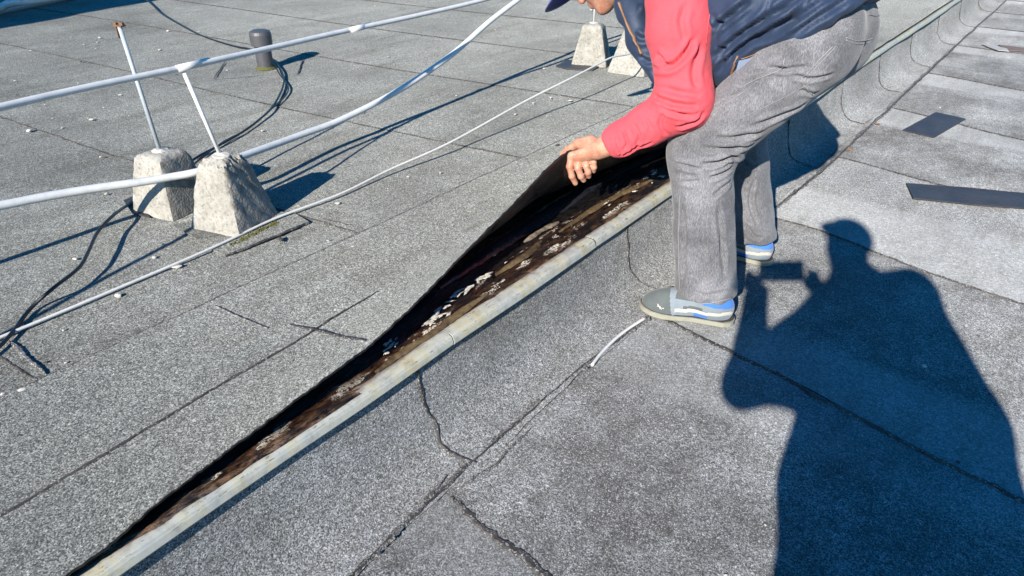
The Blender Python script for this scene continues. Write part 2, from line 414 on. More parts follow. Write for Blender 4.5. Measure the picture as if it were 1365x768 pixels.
M['phone'] = mat('black_glass_phone', (0.01, 0.01, 0.012), 0.12)
M['brick'] = plastic('red_brown_brick', (0.27, 0.115, 0.075), 0.9, 0.5, 20)
M['mortar_joint'] = plastic('grey_mortar', (0.33, 0.32, 0.30), 0.95, 0.3, 40)
M['grass'] = plastic('ground_grass', (0.055, 0.075, 0.03), 0.95, 0.5, 0.5)

# ------------------------------------------------------------------ SDF modelling
def smin(a, b, k):
    h = np.clip(0.5 + 0.5 * (b - a) / k, 0, 1)
    return b * (1 - h) + a * h - k * h * (1 - h)
def smax(a, b, k): return -smin(-a, -b, k)
def cap(p, a, b, r0, r1):
    a = np.asarray(a, np.float32); b = np.asarray(b, np.float32); ba = b - a
    t = np.clip(((p - a) @ ba) / (ba @ ba), 0, 1)
    q = p - a - t[..., None] * ba
    return np.sqrt((q * q).sum(-1)) - (r0 + (r1 - r0) * t)
def ell(p, c, r, R=None):
    q = p - np.asarray(c, np.float32)
    if R is not None: q = q @ np.asarray(R, np.float32)      # columns of R are the ellipsoid's axes
    r = np.asarray(r, np.float32)
    k0 = np.sqrt(((q / r) ** 2).sum(-1)); k1 = np.sqrt(((q / (r * r)) ** 2).sum(-1)) + 1e-9
    return k0 * (k0 - 1.0) / k1
def chain(p, pts, k=0.03):
    d = None
    for (a, ra), (b, rb) in zip(pts[:-1], pts[1:]):
        e = cap(p, a, b, ra, rb); d = e if d is None else smin(d, e, k)
    return d
def surface_nets(fn, lo, hi, h):
    lo = np.array(lo, np.float32); n = np.ceil((np.array(hi) - lo) / h).astype(int) + 1
    ax = [lo[i] + h * np.arange(n[i], dtype=np.float32) for i in range(3)]
    D = np.empty(tuple(n), np.float32)
    ch = max(1, int(400000 // (n[1] * n[2])))
    for i in range(0, n[0], ch):
        g = np.stack(np.meshgrid(ax[0][i:i + ch], ax[1], ax[2], indexing='ij'), -1)
        D[i:i + ch] = fn(g)
    S = D < 0
    cs = tuple(n - 1)
    cnt = np.zeros(cs, np.float32); acc = np.zeros(cs + (3,), np.float32)
    I = np.stack(np.meshgrid(*[np.arange(k, dtype=np.float32) for k in cs], indexing='ij'), -1)
    corners = [(a, b, c) for a in (0, 1) for b in (0, 1) for c in (0, 1)]
    for ca in corners:
        for d in range(3):
            if ca[d]: continue
            cb = list(ca); cb[d] = 1
            sl = lambda q: tuple(slice(q[j], q[j] + cs[j]) for j in range(3))
            a, b = D[sl(ca)], D[sl(cb)]
            m = (a < 0) != (b < 0)
            t = np.where(m, a / np.where(m, a - b, 1), 0)
            cnt += m
            for j in range(3):
                acc[..., j] += np.where(m, ca[j] + (t if j == d else 0), 0)
    act = cnt > 0
    idx = np.full(cs, -1, np.int64); idx[act] = np.arange(act.sum())
    V = lo + h * (I[act] + acc[act] / cnt[act][:, None])
    F = []
    for d in range(3):
        u, v = (d + 1) % 3, (d + 2) % 3
        a = [slice(1, n[j] - 1) for j in range(3)]; a[d] = slice(0, n[d] - 1)
        b = list(a); b[d] = slice(1, n[d])
        s0, s1 = S[tuple(a)], S[tuple(b)]
        e = np.argwhere(s0 != s1)
        if not len(e): continue
        flip = s0[tuple(e.T)]
        base = e.copy(); base[:, u] += 1; base[:, v] += 1
        def cell(du, dv):
            q = base.copy(); q[:, u] += du; q[:, v] += dv
            return idx[tuple(q.T)]
        q = np.stack([cell(-1, -1), cell(0, -1), cell(0, 0), cell(-1, 0)], 1)
        q[~flip] = q[~flip][:, ::-1]
        F.append(q)
    F = np.concatenate(F); F = F[(F >= 0).all(1)]
    return V.astype(np.float64), F
def scatter(idx, val, n): return np.stack([np.bincount(idx, val[:, k], n) for k in range(3)], 1)
def vnormals(V, F):
    n = np.cross(V[F[:, 2]] - V[F[:, 0]], V[F[:, 3]] - V[F[:, 1]])
    N = sum(scatter(F[:, k], n, len(V)) for k in range(4))
    return N / (np.linalg.norm(N, axis=1, keepdims=True) + 1e-12)
def relax(V, F, it=2, f=0.5):
    c = np.maximum(np.bincount(F.ravel(), minlength=len(V)), 1)[:, None]
    for _ in range(it):
        A = sum(scatter(F[:, k], V[F[:, (k + 1) % 4]], len(V)) for k in range(4))
        V = V * (1 - f) + f * A / c
    return V
def bvh_of(V, F): return BVHTree.FromPolygons([Vector(v) for v in V], [tuple(int(i) for i in f) for f in F])
def cast(bvh, px, py):
    r = ray(px, py).normalized(); h = bvh.ray_cast(CAM, r)
    return (h[0], h[1]) if h[0] is not None else None
def wrinkle(V, F, folds, gain=1.7):
    """press folds into cloth; each fold = (list of picture points found on the surface, width, depth)"""
    b = bvh_of(V, F); N = vnormals(V, F); disp = np.zeros(len(V))
    for pts, wd, dp in folds:
        wd = wd * 0.75
        hit = [cast(b, *q) for q in pts]; P = np.array([np.array(h[0]) for h in hit if h])
        if len(P) < 2: continue
        P = np.array([np.array(v) for v in smoothpath(P, 8)])
        lo, hi = P.min(0) - 5 * wd, P.max(0) + 5 * wd
        I = np.where(((V > lo) & (V < hi)).all(1))[0]
        if not len(I): continue
        best = np.full(len(I), 1e9); tt = np.zeros(len(I))
        for i in range(len(P) - 1):
            a, c = P[i], P[i + 1]; ba = c - a
            t = np.clip(((V[I] - a) @ ba) / (ba @ ba + 1e-12), 0, 1)
            d = np.linalg.norm(V[I] - a - t[:, None] * ba, axis=1)
            m = d < best; best[m] = d[m]; tt[m] = (i + t[m]) / (len(P) - 1)
        taper = np.clip(np.minimum(tt, 1 - tt) * 5, 0.0, 1.0) ** 0.7
        disp[I] += gain * taper * (-dp * np.exp(-(best / wd) ** 2) + 0.55 * dp * np.exp(-((best - 2.0 * wd) / wd) ** 2))
    return V + N * disp[:, None]
def on_surface(bvh, pts, lift=0.0015, n=6):
    hit = [cast(bvh, *q) for q in pts]
    P = [h[0] + h[1] * lift * (1 if h[1].dot(CAM - h[0]) > 0 else -1) for h in hit if h]
    if len(P) < 2: return []
    out = []
    for q in smoothpath(P, n):
        f = bvh.find_nearest(q)
        if f[0] is None: out.append(q); continue
        nn = f[1] if f[1].dot(CAM - f[0]) > 0 else -f[1]
        out.append(f[0] + nn * lift)
    return out
def ribbon(name, bvh, pts, w, mt, parent, lift=0.002, n=6):
    P = on_surface(bvh, pts, lift, n)
    if len(P) < 2: return None
    return tube(name, P, w * 0.5, mt, parent, 6, 1, 0.6)

# ------------------------------------------------------------------ the setting: ground, roofs
H = 0.290                                    # the upper roof
WX = -1.043                                  # upstand face
gm = bmesh.new()
bmesh.ops.create_grid(gm, x_segments=1, y_segments=1, size=1500)
g = bm_obj('ground', gm, M['grass']); g.location = (0, 0, -9.0); tag(g, kind='structure')

def box(bm, x0, x1, y0, y1, z0, z1):
    r = bmesh.ops.create_cube(bm, size=1.0)
    for v in r['verts']:
        v.co = Vector((x0 if v.co.x < 0 else x1, y0 if v.co.y < 0 else y1, z0 if v.co.z < 0 else z1))
def sheet_props(o, tone=1.0, wear=0.5, band=0.0, lap=99.0, bdir=1.0):
    o['bdir'] = float(bdir); o['tone'] = float(tone); o['wear'] = float(wear); o['band'] = float(band); o['lap'] = float(lap)
    return o

bm = bmesh.new(); box(bm, -1.0, 26, -22, 34, -9.0, -0.012)
lower = sheet_props(tag(bm_obj('lower_roof', bm, M['felt_low']), kind='structure'), 0.95, 0.6)
bm = bmesh.new(); box(bm, -34, -1.66, -22, 34, -9.0, H - 0.014)
upper = sheet_props(tag(bm_obj('upper_roof', bm, M['felt']), kind='structure'), 0.95, 0.4)

def lerp(pts, x):
    if x <= pts[0][0]: return pts[0][1]
    for (a, ya), (b, yb) in zip(pts[:-1], pts[1:]):
        if x <= b: return ya + (yb - ya) * (x - a) / (b - a)
    return pts[-1][1]
def felt_sheet(parent, mt, x0, x1, fnear, ffar, z, nx, ny, seed, props, amp=0.0025, tk=0.004, name='felt_sheet'):
    R = random.Random(seed); V, F = [], []
    ph = R.uniform(0, 50)
    for i in range(nx + 1):
        x = x0 + (x1 - x0) * i / nx
        a, b = fnear(x) + hash_noise(x * 9, 1, ph) * 0.004, ffar(x) + hash_noise(x * 8, 3, ph) * 0.004 + 0.03
        for j in range(ny + 1):
            v = j / ny; y = a + (b - a) * v
            zz = z + tk * (1 - v) + amp * hash_noise(x * 3.1, y * 4.3, ph) * min(1.0, 6 * v, 6 * (1 - v) + 0.2)
            V.append((x, y, zz))
    W = ny + 1
    for i in range(nx):
        for j in range(ny): F.append((i * W + j, (i + 1) * W + j, (i + 1) * W + j + 1, i * W + j + 1))
    # exposed lip of the lap
    n0 = len(V)
    for i in range(nx + 1):
        q = V[i * W]; V.append((q[0], q[1], q[2])); V.append((q[0], q[1] + 0.0005, q[2] - tk - 0.004))
    for i in range(nx): F.append((n0 + 2 * i, n0 + 2 * i + 1, n0 + 2 * i + 3, n0 + 2 * i + 2))
    o = mesh(name, V, F, [mt, M['seam']], parent, True, [0] * (nx * ny) + [1] * nx); sheet_props(o, **props)
    return o

# lower roof: sheets running away from the step, lapped about every metre
SX = -0.862
lows = [[(-0.9, -3.1), (12, -3.2)], [(-0.9, -2.1), (12, -2.2)], [(-0.9, -1.15), (12, -1.3)], [(-0.9, -0.14), (12, -0.25)],
        [(-0.84, 0.842), (-0.55, 0.80), (0.3, 0.72), (12, 0.3)],
        [(-0.86, 1.862), (-0.73, 1.842), (-0.31, 1.783), (-0.11, 1.730), (0.23, 1.675), (12, 1.0)],
        [(-0.85, 2.850), (-0.61, 2.847), (-0.18, 2.735), (0.1, 2.70), (12, 2.1)],
        [(-0.82, 3.779), (-0.36, 3.690), (0.0, 3.66), (12, 3.1)],
        [(-0.82, 4.863), (-0.64, 4.831), (-0.42, 4.75), (-0.1, 4.666), (12, 4.0)],
        [(-0.80, 5.942), (-0.23, 5.816), (12, 5.2)], [(-0.84, 7.10), (-0.38, 7.07), (12, 6.6)],
        [(-0.82, 8.1), (12, 7.7)], [(-0.82, 9.05), (12, 8.8)], [(-0.82, 10.0), (12, 9.8)], [(-0.82, 11.0), (12, 10.8)], [(-0.82, 12.0), (12, 11.8)], [(-0.82, 13.0), (12, 12.8)]]
tones = [1.0, 0.97, 1.0, 0.88, 1.0, 0.97, 1.02, 0.94, 0.95, 0.93, 0.97, 0.95, 1.0, 1.0, 1, 1]
wears = [.6, .6, .8, 1.0, 0.95, 0.85, 0.30, 1.0, 0.95, 0.95, 0.8, .6, .6, .6, .6, .6]
for i in range(len(lows) - 1):
    a, b = lows[i], lows[i + 1]
    near, far = (lambda x, a=a: lerp(a, x)), (lambda x, b=b: lerp(b, x))
    midlap = lerp(b, -0.3) - (0.26 if i not in (3,) else 0.1)
    felt_sheet(lower, M['felt_low'], -0.95, 4.4, near, far, 0.0, 90, 16, i, dict(tone=tones[i], wear=wears[i], band=(1.0 if i > 4 else 0.55), lap=(lerp(a, -0.3) + (0.22 if i == 5 else 0.5) if i in (5, 6) else midlap), bdir=(-1 if i in (5, 6) else 1)))
    if i:
        bead('bitumen_seam', [(x, lerp(a, x) - 0.002, 0.004) for x in (SX + 0.01, -0.75, -0.6, -0.4, -0.2, 0.0, 0.3, 0.8, 1.6, 3.0, 4.3)], [0.02, 0.02, .02, .02, 0.026, 0.017, 0.010, 0.013, 0.014, 0.014, 0.014, .014, .014, .014, .014, .014][i], M['seam'], lower, 0.0035, 0.02, 40 + i)

# upstand between the two roofs
prof = [(SX, 0.008), (-0.905, 0.010), (-0.945, 0.015), (-0.972, 0.026), (-0.995, 0.045), (-1.013, 0.072), (-1.026, 0.11), (-1.035, 0.16), (WX, 0.22), (WX, 0.268)]
def prof_at(s, prof=prof):
    L = [0]
    for (x0, z0), (x1, z1) in zip(prof[:-1], prof[1:]): L.append(L[-1] + math.hypot(x1 - x0, z1 - z0))
    d = s * L[-1]
    for i in range(len(prof) - 1):
        if d <= L[i + 1] or i == len(prof) - 2:
            t = (d - L[i]) / (L[i + 1] - L[i]); return (prof[i][0] + (prof[i + 1][0] - prof[i][0]) * t, prof[i][1] + (prof[i + 1][1] - prof[i][1]) * t)
bm = bmesh.new(); box(bm, -1.66, -1.05, -22, 34, -0.5, 0.262)
upst = sheet_props(tag(bm_obj('roof_upstand', bm, M['black_felt']), kind='structure'))
useams = [-22, -6, -2.1, -1.05, -0.06, 0.955, 1.975, 2.72, 3.534, 4.408, 5.223, 6.1, 7.05, 8.0, 9.0, 10, 12, 34]
for i in range(len(useams) - 1):
    y0, y1 = useams[i], useams[i + 1]; ny = max(2, min(40, int((y1 - y0) / 0.05))); V, F = [], []
    ns = 22
    for j in range(ny + 1):
        v = j / ny; y = y0 - 0.012 + (y1 - y0 + 0.012) * v
        for k in range(ns + 1):
            s = k / ns; x, z = prof_at(s)
            off = 0.0035 * (1 - v) + 0.003 * hash_noise(y * 5, s * 7, i) * (0.3 if s > 0.85 else 1)
            nx, nz = (0.0, 1.0) if s < 0.3 else ((1.0, 0.0) if s > 0.6 else (0.7, 0.7))
            edge = 0.012 * hash_noise(y * 6, 0.2, 3) * (1 - min(1, s * 8))
            V.append((x + nx * off + edge, y + 0.006 * hash_noise(s * 9, i, 2), z + nz * off))
    for j in range(ny):
        for k in range(ns): F.append((j * (ns + 1) + k, j * (ns + 1) + k + 1, (j + 1) * (ns + 1) + k + 1, (j + 1) * (ns + 1) + k))
    F = [f[::-1] for f in F]
    o = mesh('felt_sheet', V, F, M['felt_low'], upst); sheet_props(o, random.uniform(0.97, 1.06), 0.42)
    if 0 < i < 15:
        pts = []
        for k in range(0, 24):
            s = 0.02 + 0.95 * k / 23; x, z = prof_at(s)
            nx, nz = (0.0, 1.0) if s < 0.3 else ((1.0, 0.0) if s > 0.6 else (0.7, 0.7))
            pts.append((x + nx * 0.004, y0 - 0.012 + 0.02 * hash_noise(s * 3, i, 1) + (0.05 * (0.35 - s) if s < 0.35 else 0), z + nz * 0.004))
        bead('bitumen_seam', pts, 0.013 if i == 5 else 0.009, M['seam'], upst, 0.003, 0.012, 70 + i)
base = [(-0.862, -4), (-0.862, 0.4), (-0.880, 0.75), (-0.889, 0.95), (-0.888, 1.25), (-0.882, 1.56), (-0.862, 1.8), (-0.853, 2.4), (-0.850, 2.85), (-0.838, 3.2), (-0.833, 3.66), (-0.838, 4.7), (-0.850, 6.2), (-0.862, 7.2), (-0.87, 10), (-0.87, 13)]
bead('bitumen_seam', [(x, y, 0.010) for x, y in base], 0.020, M['seam_grey'], upst, 0.003, 0.025, 5, 0.0, 0.25)
bead('bitumen_seam', [(x + 0.004, y, 0.0125) for x, y in base], 0.009, M['seam'], upst, 0.003, 0.02, 6, 0.0, 0.4)
bead('bitumen_smear', [(-0.85, 0.86, 0.008), (-0.83, 1.0, 0.008), (-0.845, 1.15, 0.008)], 0.012, M['seam_grey'], lower, 0.002, 0.02, 9)
bead('bitumen_smear', [(-0.865, 0.62, 0.0145), (-0.885, 0.78, 0.0145), (-0.90, 0.88, 0.0145)], 0.014, M['seam_grey'], upst, 0.002, 0.02, 10)

# upper roof sheets
SLOPE = 0.12
ups = [-2.75, -1.78, -0.83, 0.13, 1.09, 1.935, 2.81, 3.655, 4.57, 5.5, 6.45, 7.4, 8.4, 9.4, 10.4, 11.4, 12.4, 13.4, 14.4]
for i in range(len(ups) - 1):
    near = lambda x, c=ups[i]: c + SLOPE * (x + 3.5) + 0.025 * math.sin(x * 1.3 + c)
    far = lambda x, c=ups[i + 1]: c + SLOPE * (x + 3.5) + 0.025 * math.sin(x * 1.3 + c)
    felt_sheet(upper, M['felt'], -14.0, -1.628, near, far, H - 0.008, 130, 14, 100 + i, dict(tone=1.0 + 0.035 * math.sin(i * 2.3), wear=0.38, band=0.0), 0.0035)
    if i: bead('bitumen_seam', [(x, near(x) - 0.001, H - 0.004) for x in np.linspace(-13.5, -1.64, 40)], 0.010, M['seam'], upper, 0.002, 0.03, 140 + i, 0.0, 0.2)

# black bitumen deck beneath the flap
V, F = [], []
nx, ny = 70, 300
for i in range(nx + 1):
    x = -1.66 + (1.66 - 1.038) * i / nx
    for j in range(ny + 1):
        y = -1.6 + 6.2 * j / ny
        z = 0.2735 + 0.005 * max(0.0, min(1.0, (x + 1.085) / 0.02)) * max(0.0, min(1.0, (0.85 - y) / 0.25)) * max(0.0, min(1.0, (-1.038 - x) / 0.006)) - 0.007 * max(0.0, min(1.0, (x + 1.078) / 0.02)) * max(0.0, min(1.0, (y - 0.7) / 0.3)) + 0.004 * hash_noise(x * 22, y * 7, 1) + 0.0025 * hash_noise(x * 60, y * 31, 4)
        V.append((x, y, z))
for i in range(nx):
    for j in range(ny): F.append((i * (ny + 1) + j, (i + 1) * (ny + 1) + j, (i + 1) * (ny + 1) + j + 1, i * (ny + 1) + j + 1))
deck = tag(mesh('bitumen_deck', V, F, M['deck']), 'black and brown rotten bitumen layer laid bare under the lifted felt', 'bitumen')
def rag(name, mt, pts, w, h, seed, parent, curl=0.5):
    """torn ribbon of an old bitumen layer lying on the deck"""
    R = random.Random(seed); P = smoothpath(pts, 14); V, F = [], []; ww = 1; k = 7
    for i, p in enumerate(P):
        e = min(1, 5 * i / len(P), 5 * (len(P) - 1 - i) / len(P)); ww = ww * 0.7 + 0.3 * R.uniform(0.5, 1.4)
        t = (P[min(i + 1, len(P) - 1)] - P[max(i - 1, 0)]).normalized(); s = Vector((t.y, -t.x, 0))
        for j in range(k):
            u = j / (k - 1) - 0.5
            V.append(p + s * (u * w * ww * (0.25 + 0.75 * e)) + Vector((0, 0, h * (1 - 4 * u * u) * (0.5 + 0.5 * e) + curl * h * max(0, -u) * 2 + R.uniform(-1, 1) * 0.0012)))
    for i in range(len(P) - 1):
        for j in range(k - 1): F.append((i * k + j, i * k + j + 1, (i + 1) * k + j + 1, (i + 1) * k + j))
    return mesh(name, V, F, mt, parent)
M['rag_gloss'] = bitumen('glossy_black_bitumen', (0.008, 0.008, 0.012), (0.02, 0.02, 0.026), 0.16)
M['rag_brown'] = bitumen('ochre_brown_bitumen', (0.055, 0.033, 0.015), (0.17, 0.115, 0.055), 0.6)
M['rag_red'] = bitumen('red_brown_rot', (0.05, 0.016, 0.010), (0.11, 0.045, 0.028), 0.6)
M['rag_pale'] = bitumen('pale_torn_lining', (0.05, 0.032, 0.018), (0.26, 0.21, 0.15), 0.7)
def Pd(px, py, z=0.277): return Pz(px, py, z)
rag('bitumen_layer', M['rag_gloss'], [Pd(585, 385), Pd(640, 345), Pd(690, 312), Pd(735, 282), Pd(800, 240), Pd(870, 205), Pd(930, 170)], 0.060, 0.012, 1, deck)
rag('bitumen_layer', M['rag_brown'], [Pd(690, 305), Pd(740, 272), Pd(790, 243), Pd(835, 222), Pd(850, 214)], 0.030, 0.012, 2, deck)
rag('bitumen_layer', M['rag_red'], [Pd(640, 338), Pd(690, 306), Pd(720, 285), Pd(752, 266)], 0.030, 0.010, 3, deck)
rag('bitumen_layer', M['rag_pale'], [Pd(698, 324), Pd(722, 308), Pd(745, 297)], 0.018, 0.008, 4, deck)
rag('bitumen_layer', M['rag_brown'], [Pd(660, 368), Pd(705, 338), Pd(722, 322)], 0.020, 0.009, 5, deck)
rag('bitumen_layer', M['rag_brown'], [Pd(500, 498), Pd(540, 468), Pd(575, 446), Pd(610, 420), Pd(650, 392)], 0.022, 0.007, 6, deck)
rag('bitumen_layer', M['rag_brown'], [Pd(745, 310), Pd(790, 280), Pd(830, 258), Pd(870, 240)], 0.022, 0.006, 8, deck)
rag('bitumen_layer', M['rag_gloss'], [Pd(470, 482), Pd(505, 455), Pd(540, 425), Pd(580, 392)], 0.05, 0.006, 9, deck)
# pale scraps of torn lining stuck to the deck
R = random.Random(3)
for k, (px, py, s) in enumerate([(588, 412, 1.6), (610, 393, 2.0), (622, 384, 2.2), (640, 372, 1.7), (655, 366, 1.2), (672, 350, .7), (680, 352, .6), (690, 344, .5), (660, 340, .5),
                      (575, 425, 1.2), (590, 418, 1.4), (572, 432, 1.0), (808, 269, 1.3), (812, 273, .9), (700, 338, .5), (712, 328, .5), (860, 236, 1.2), (872, 228, 1.3), (880, 235, 1.2), (850, 246, 1.2), (866, 244, .9), (842, 255, .9),
                      (520, 462, 1.1), (526, 452, .7), (514, 470, .8), (516, 456, 1.0)]):
    for q in range(4 if s > 0.9 else 1):
        c = Pd(px, py, 0.2815) + Vector((R.gauss(0, .004 * s), R.gauss(0, .010 * s), 0)); n = 15; V = [c + Vector((0, 0, 0.0012))]; an = R.uniform(-.5, .5); w1 = 1.0
        for i in range(n):
            a = 2 * math.pi * i / n; w1 = .3 * w1 + .7 * R.uniform(.1, 1.6); rr = 0.0058 * min(s, 1.7) * w1; x, y = math.cos(a) * rr * 0.5, math.sin(a) * rr * 1.9
            V.append(c + Vector((x * math.cos(an) - y * math.sin(an), x * math.sin(an) + y * math.cos(an), R.uniform(-0.004, 0.0004))))
        mesh('lining_scrap', V, [(0, 1 + i, 1 + (i + 1) % n) for i in range(n)], M['mortar'], deck, True)

# the lifted felt
edge_px = [((85, 768), .305), ((200, 678), .313), ((300, 602), .323), ((357, 560), .330), ((430, 506), .340), ((500, 453), .352), ((560, 397), .375), ((610, 345), .405), ((680, 275), .460), ((745, 209), .516)]
E3 = [Vector((-1.046, -1.6, 0.296)), Vector((-1.044, -0.4, 0.297))] + [Pz(*p, z) for p, z in edge_px] + [Vector((-1.170, 1.84, 0.524)), Vector((-1.155, 1.97, 0.516)), Vector((-1.14, 2.15, 0.49)), Vector((-1.12, 2.35, 0.455)), Vector((-1.075, 2.65, 0.375)), Vector((-1.05, 3.0, 0.315)), Vector((-1.046, 3.5, 0.299)), Vector((-1.05, 4.6, 0.2975)), Vector((-1.045, 6, 0.2975)), Vector((-1.04, 14, 0.2975))]
E3s = smoothpath(E3, 22)
def flap_section(e, u):
    lift = max(0.0, e.z - 0.297)
    xh = -1.33 - min(0.14, lift * 0.75)
    f0 = 0.42
    if u < f0: return Vector((-1.636 + (xh + 1.636) * (u / f0), e.y, H + 0.0025))
    t = (u - f0) / (1 - f0)
    p0 = Vector((xh, 0, H + 0.0025)); p3 = Vector((e.x, 0, e.z)); w = p3.x - p0.x
    k = min(1.0, lift / 0.18)
    p1 = p0 + Vector((w * (0.4 + 0.25 * k), 0, 0)); p2 = p3 - Vector((w * 0.33 * (1 - 0.7 * k), 0, lift * 0.55))
    b = p0 * (1 - t) ** 3 + p1 * 3 * t * (1 - t) ** 2 + p2 * 3 * t * t * (1 - t) + p3 * t ** 3
    return Vector((b.x, e.y, b.z))
NU = 84; V, F, MI = [], [], []
TK = 0.0055
for i, e in enumerate(E3s):
    je = 0.0022 * hash_noise(e.y * 11, 2.0, 5) + 0.002 * hash_noise(e.y * 47, 1.0, 2) + 0.0012 * math.sin(e.y * 230 + 3 * math.sin(e.y * 31))
    for k in range(NU + 1):
        u = k / NU; p = flap_section(e, u)
        p.z += 0.002 * hash_noise(p.x * 8, e.y * 5, 9) * min(1, u * 4) * min(1, (1 - u) * 5 + 0.3)
        if k == NU: p.x += je
        p.z += 0.0028 * math.exp(-((p.x + 1.375 + 0.006 * math.sin(e.y * 3)) / 0.009) ** 2) * (0.6 + 0.4 * math.sin(e.y * 9)) * (1 if e.y < 1.6 else 0)
        V.append(p)
W = NU + 1; n = len(E3s)
top = list(V); bot = []
for i in range(n):
    for k in range(W):
        a = top[min(i + 1, n - 1) * W + k] - top[max(i - 1, 0) * W + k]; b = top[i * W + min(k + 1, W - 1)] - top[i * W + max(k - 1, 0)]
        nn = b.cross(a).normalized()
        if nn.z < 0 and k < 50: nn = -nn
        bot.append(top[i * W + k] - nn * TK)
V = top + bot; o2 = len(top)
for i in range(n - 1):
    for k in range(W - 1):
        F.append((i * W + k, i * W + k + 1, (i + 1) * W + k + 1, (i + 1) * W + k)); MI.append(0)
        F.append((o2 + i * W + k, o2 + (i + 1) * W + k, o2 + (i + 1) * W + k + 1, o2 + i * W + k + 1)); MI.append(1)
    F.append((i * W + NU, o2 + i * W + NU, o2 + (i + 1) * W + NU, (i + 1) * W + NU)); MI.append(1)
    F.append((i * W, (i + 1) * W, o2 + (i + 1) * W, o2 + i * W)); MI.append(1)
flap = mesh('felt_sheet', V, F, [M['felt'], M['under']], None, True, MI)
tag(flap, 'loose edge strip of grey roofing felt, lifted by the worker to show its black underside', 'roofing felt'); sheet_props(flap, 1.03, 0.22)
flap_bvh = BVHTree.FromPolygons(V, F)
def flap_pts(pp, lift=0.0028):
    out = []
    for q in pp:
        h = cast(flap_bvh, *q)
        if h: out.append(h[0] + Vector((0, 0, lift)))
    return out
def dens(pp, k=14):
    return [tuple(v)[:2] for v in smoothpath([Vector((a, b, 0)) for a, b in pp], k)]
bead('bitumen_seam', flap_pts(dens([(-200, 805), (-100, 748), (0, 690), (150, 601), (300, 512), (380, 466), (455, 419), (505, 389)])), 0.0075, M['seam'], flap, 0.0015, 0.015, 20)
bead('bitumen_seam', flap_pts(dens([(285, 408), (320, 424), (358, 438)])), 0.006, M['seam_grey'], flap, 0.0015, 0.012, 21)
bead('bitumen_seam', flap_pts(dens([(385, 433), (425, 441), (455, 450), (488, 455)])), 0.010, M['seam'], flap, 0.002, 0.012, 22)
bead('bitumen_seam', [(-1.634, y, H + 0.003) for y in (-1.5, 0, 0.3, .6, .9, 1.3, 1.8, 2.4, 3.2, 5, 8, 12)], 0.0085, M['seam_grey'], flap, 0.002, 0.02, 23)
bead('bitumen_seam', [(x, 0.352, H) for x in (-1.86, -1.75, -1.64)], 0.013, M['seam_grey'], upper, 0.003, 0.015, 24)
# felt patch below the front concrete block
pp = [Pz(262, 322, H), Pz(300, 341, H), Pz(412, 296, H), Pz(392, 284, H), Pz(330, 280, H)]
mesh('felt_patch', [p + Vector((0, 0, 0.0015)) for p in pp] + [p + Vector((0, 0, -.005)) for p in pp], [(0, 1, 2, 3, 4)] + [(i, i + 5, (i + 1) % 5 + 5, (i + 1) % 5) for i in range(5)], M['felt'], upper, False)
sheet_props(bpy.data.objects['felt_patch'], 0.97, 0.4)
bead('bitumen_seam', [Pz(x, y, H + 0.001) for x, y in [(300, 341), (335, 328), (375, 312), (412, 296)]], 0.010, M['seam'], upper, 0.003, 0.01, 25)
bead('bitumen_seam', [Pz(x, y, H) for x, y in [(412, 296), (393, 285)]], 0.005, M['seam_grey'], upper, 0.001, 0.01, 26)
bead('bitumen_seam', [Pz(x, y, H) for x, y in [(425, 290), (455, 297), (484, 304)]], 0.006, M['seam_grey'], upper, 0.001, 0.01, 27)
bead('bitumen_seam', [Pz(x, y, H) for x, y in [(300, 82), (292, 94), (285, 105)]], 0.008, M['seam'], upper, 0.002, 0.01, 28)
bead('bitumen_seam', [Pz(x, y, H) for x, y in [(285, 105), (320, 103), (345, 100)]], 0.010, M['seam_grey'], upper, 0.001, 0.01, 29)
bead('bitumen_seam', [Pz(x, y, H) for x, y in [(404, 79), (400, 90), (396, 99)]], 0.010, M['seam'], upper, 0.002, 0.01, 30)

# cream metal edge strip, in lengths
strip = tag(empty('metal_edge_strip', (-1.03, 1.0, 0.262)), 'long cream painted metal drip strip along the roof step', 'metal strip')
joints = [-3.2, -1.1, 1.062, 1.742, 3.15, 4.55, 6.0, 7.6, 9.6, 12.0]
for q in range(len(joints) - 1):
    y0, y1 = joints[q] + 0.0012, joints[q + 1] - 0.0012; ny = max(8, int((y1 - y0) / 0.03)); V, F = [], []
    pr = [(-1.033, 0.2455), (-1.0262, 0.2465), (-1.0250, 0.2495), (-1.0285, 0.2625), (-1.0318, 0.2690), (-1.0362, 0.2722), (-1.044, 0.2732), (-1.058, 0.2734), (-1.072, 0.2722)]
    in_ = [(x - (0.0015 if i < 6 else 0), z - (0.0015 if i >= 4 else 0)) for i, (x, z) in enumerate(pr)][::-1]
    ring = pr + in_; k = len(ring)
    for j in range(ny + 1):
        y = y0 + (y1 - y0) * j / ny
        wx = 0.0035 * math.sin(y * 2.1 + 0.5) + 0.0015 * math.sin(y * 9 + q); wz = 0.0018 * math.sin(y * 5.3 + q)
        if q == 1: wx += 0.012 * max(0, (0.6 - y)) ** 1.0 * 1.6
        dent = 0.004 * math.exp(-((y - y1) / 0.03) ** 2) + 0.002 * (q % 2)
        for i, (x, z) in enumerate(ring):
            V.append((x + wx - (dent if 0 < i < 6 else 0), y, z + wz + (0.0012 if q % 2 else 0)))
    for j in range(ny):
        for i in range(k): F.append((j * k + i, j * k + (i + 1) % k, (j + 1) * k + (i + 1) % k, (j + 1) * k + i))
    F.append(tuple(range(k))); F.append(tuple(range(ny * k, ny * k + k))[::-1])
    o = mesh('strip_length', V, F, M['strip'], strip, False)

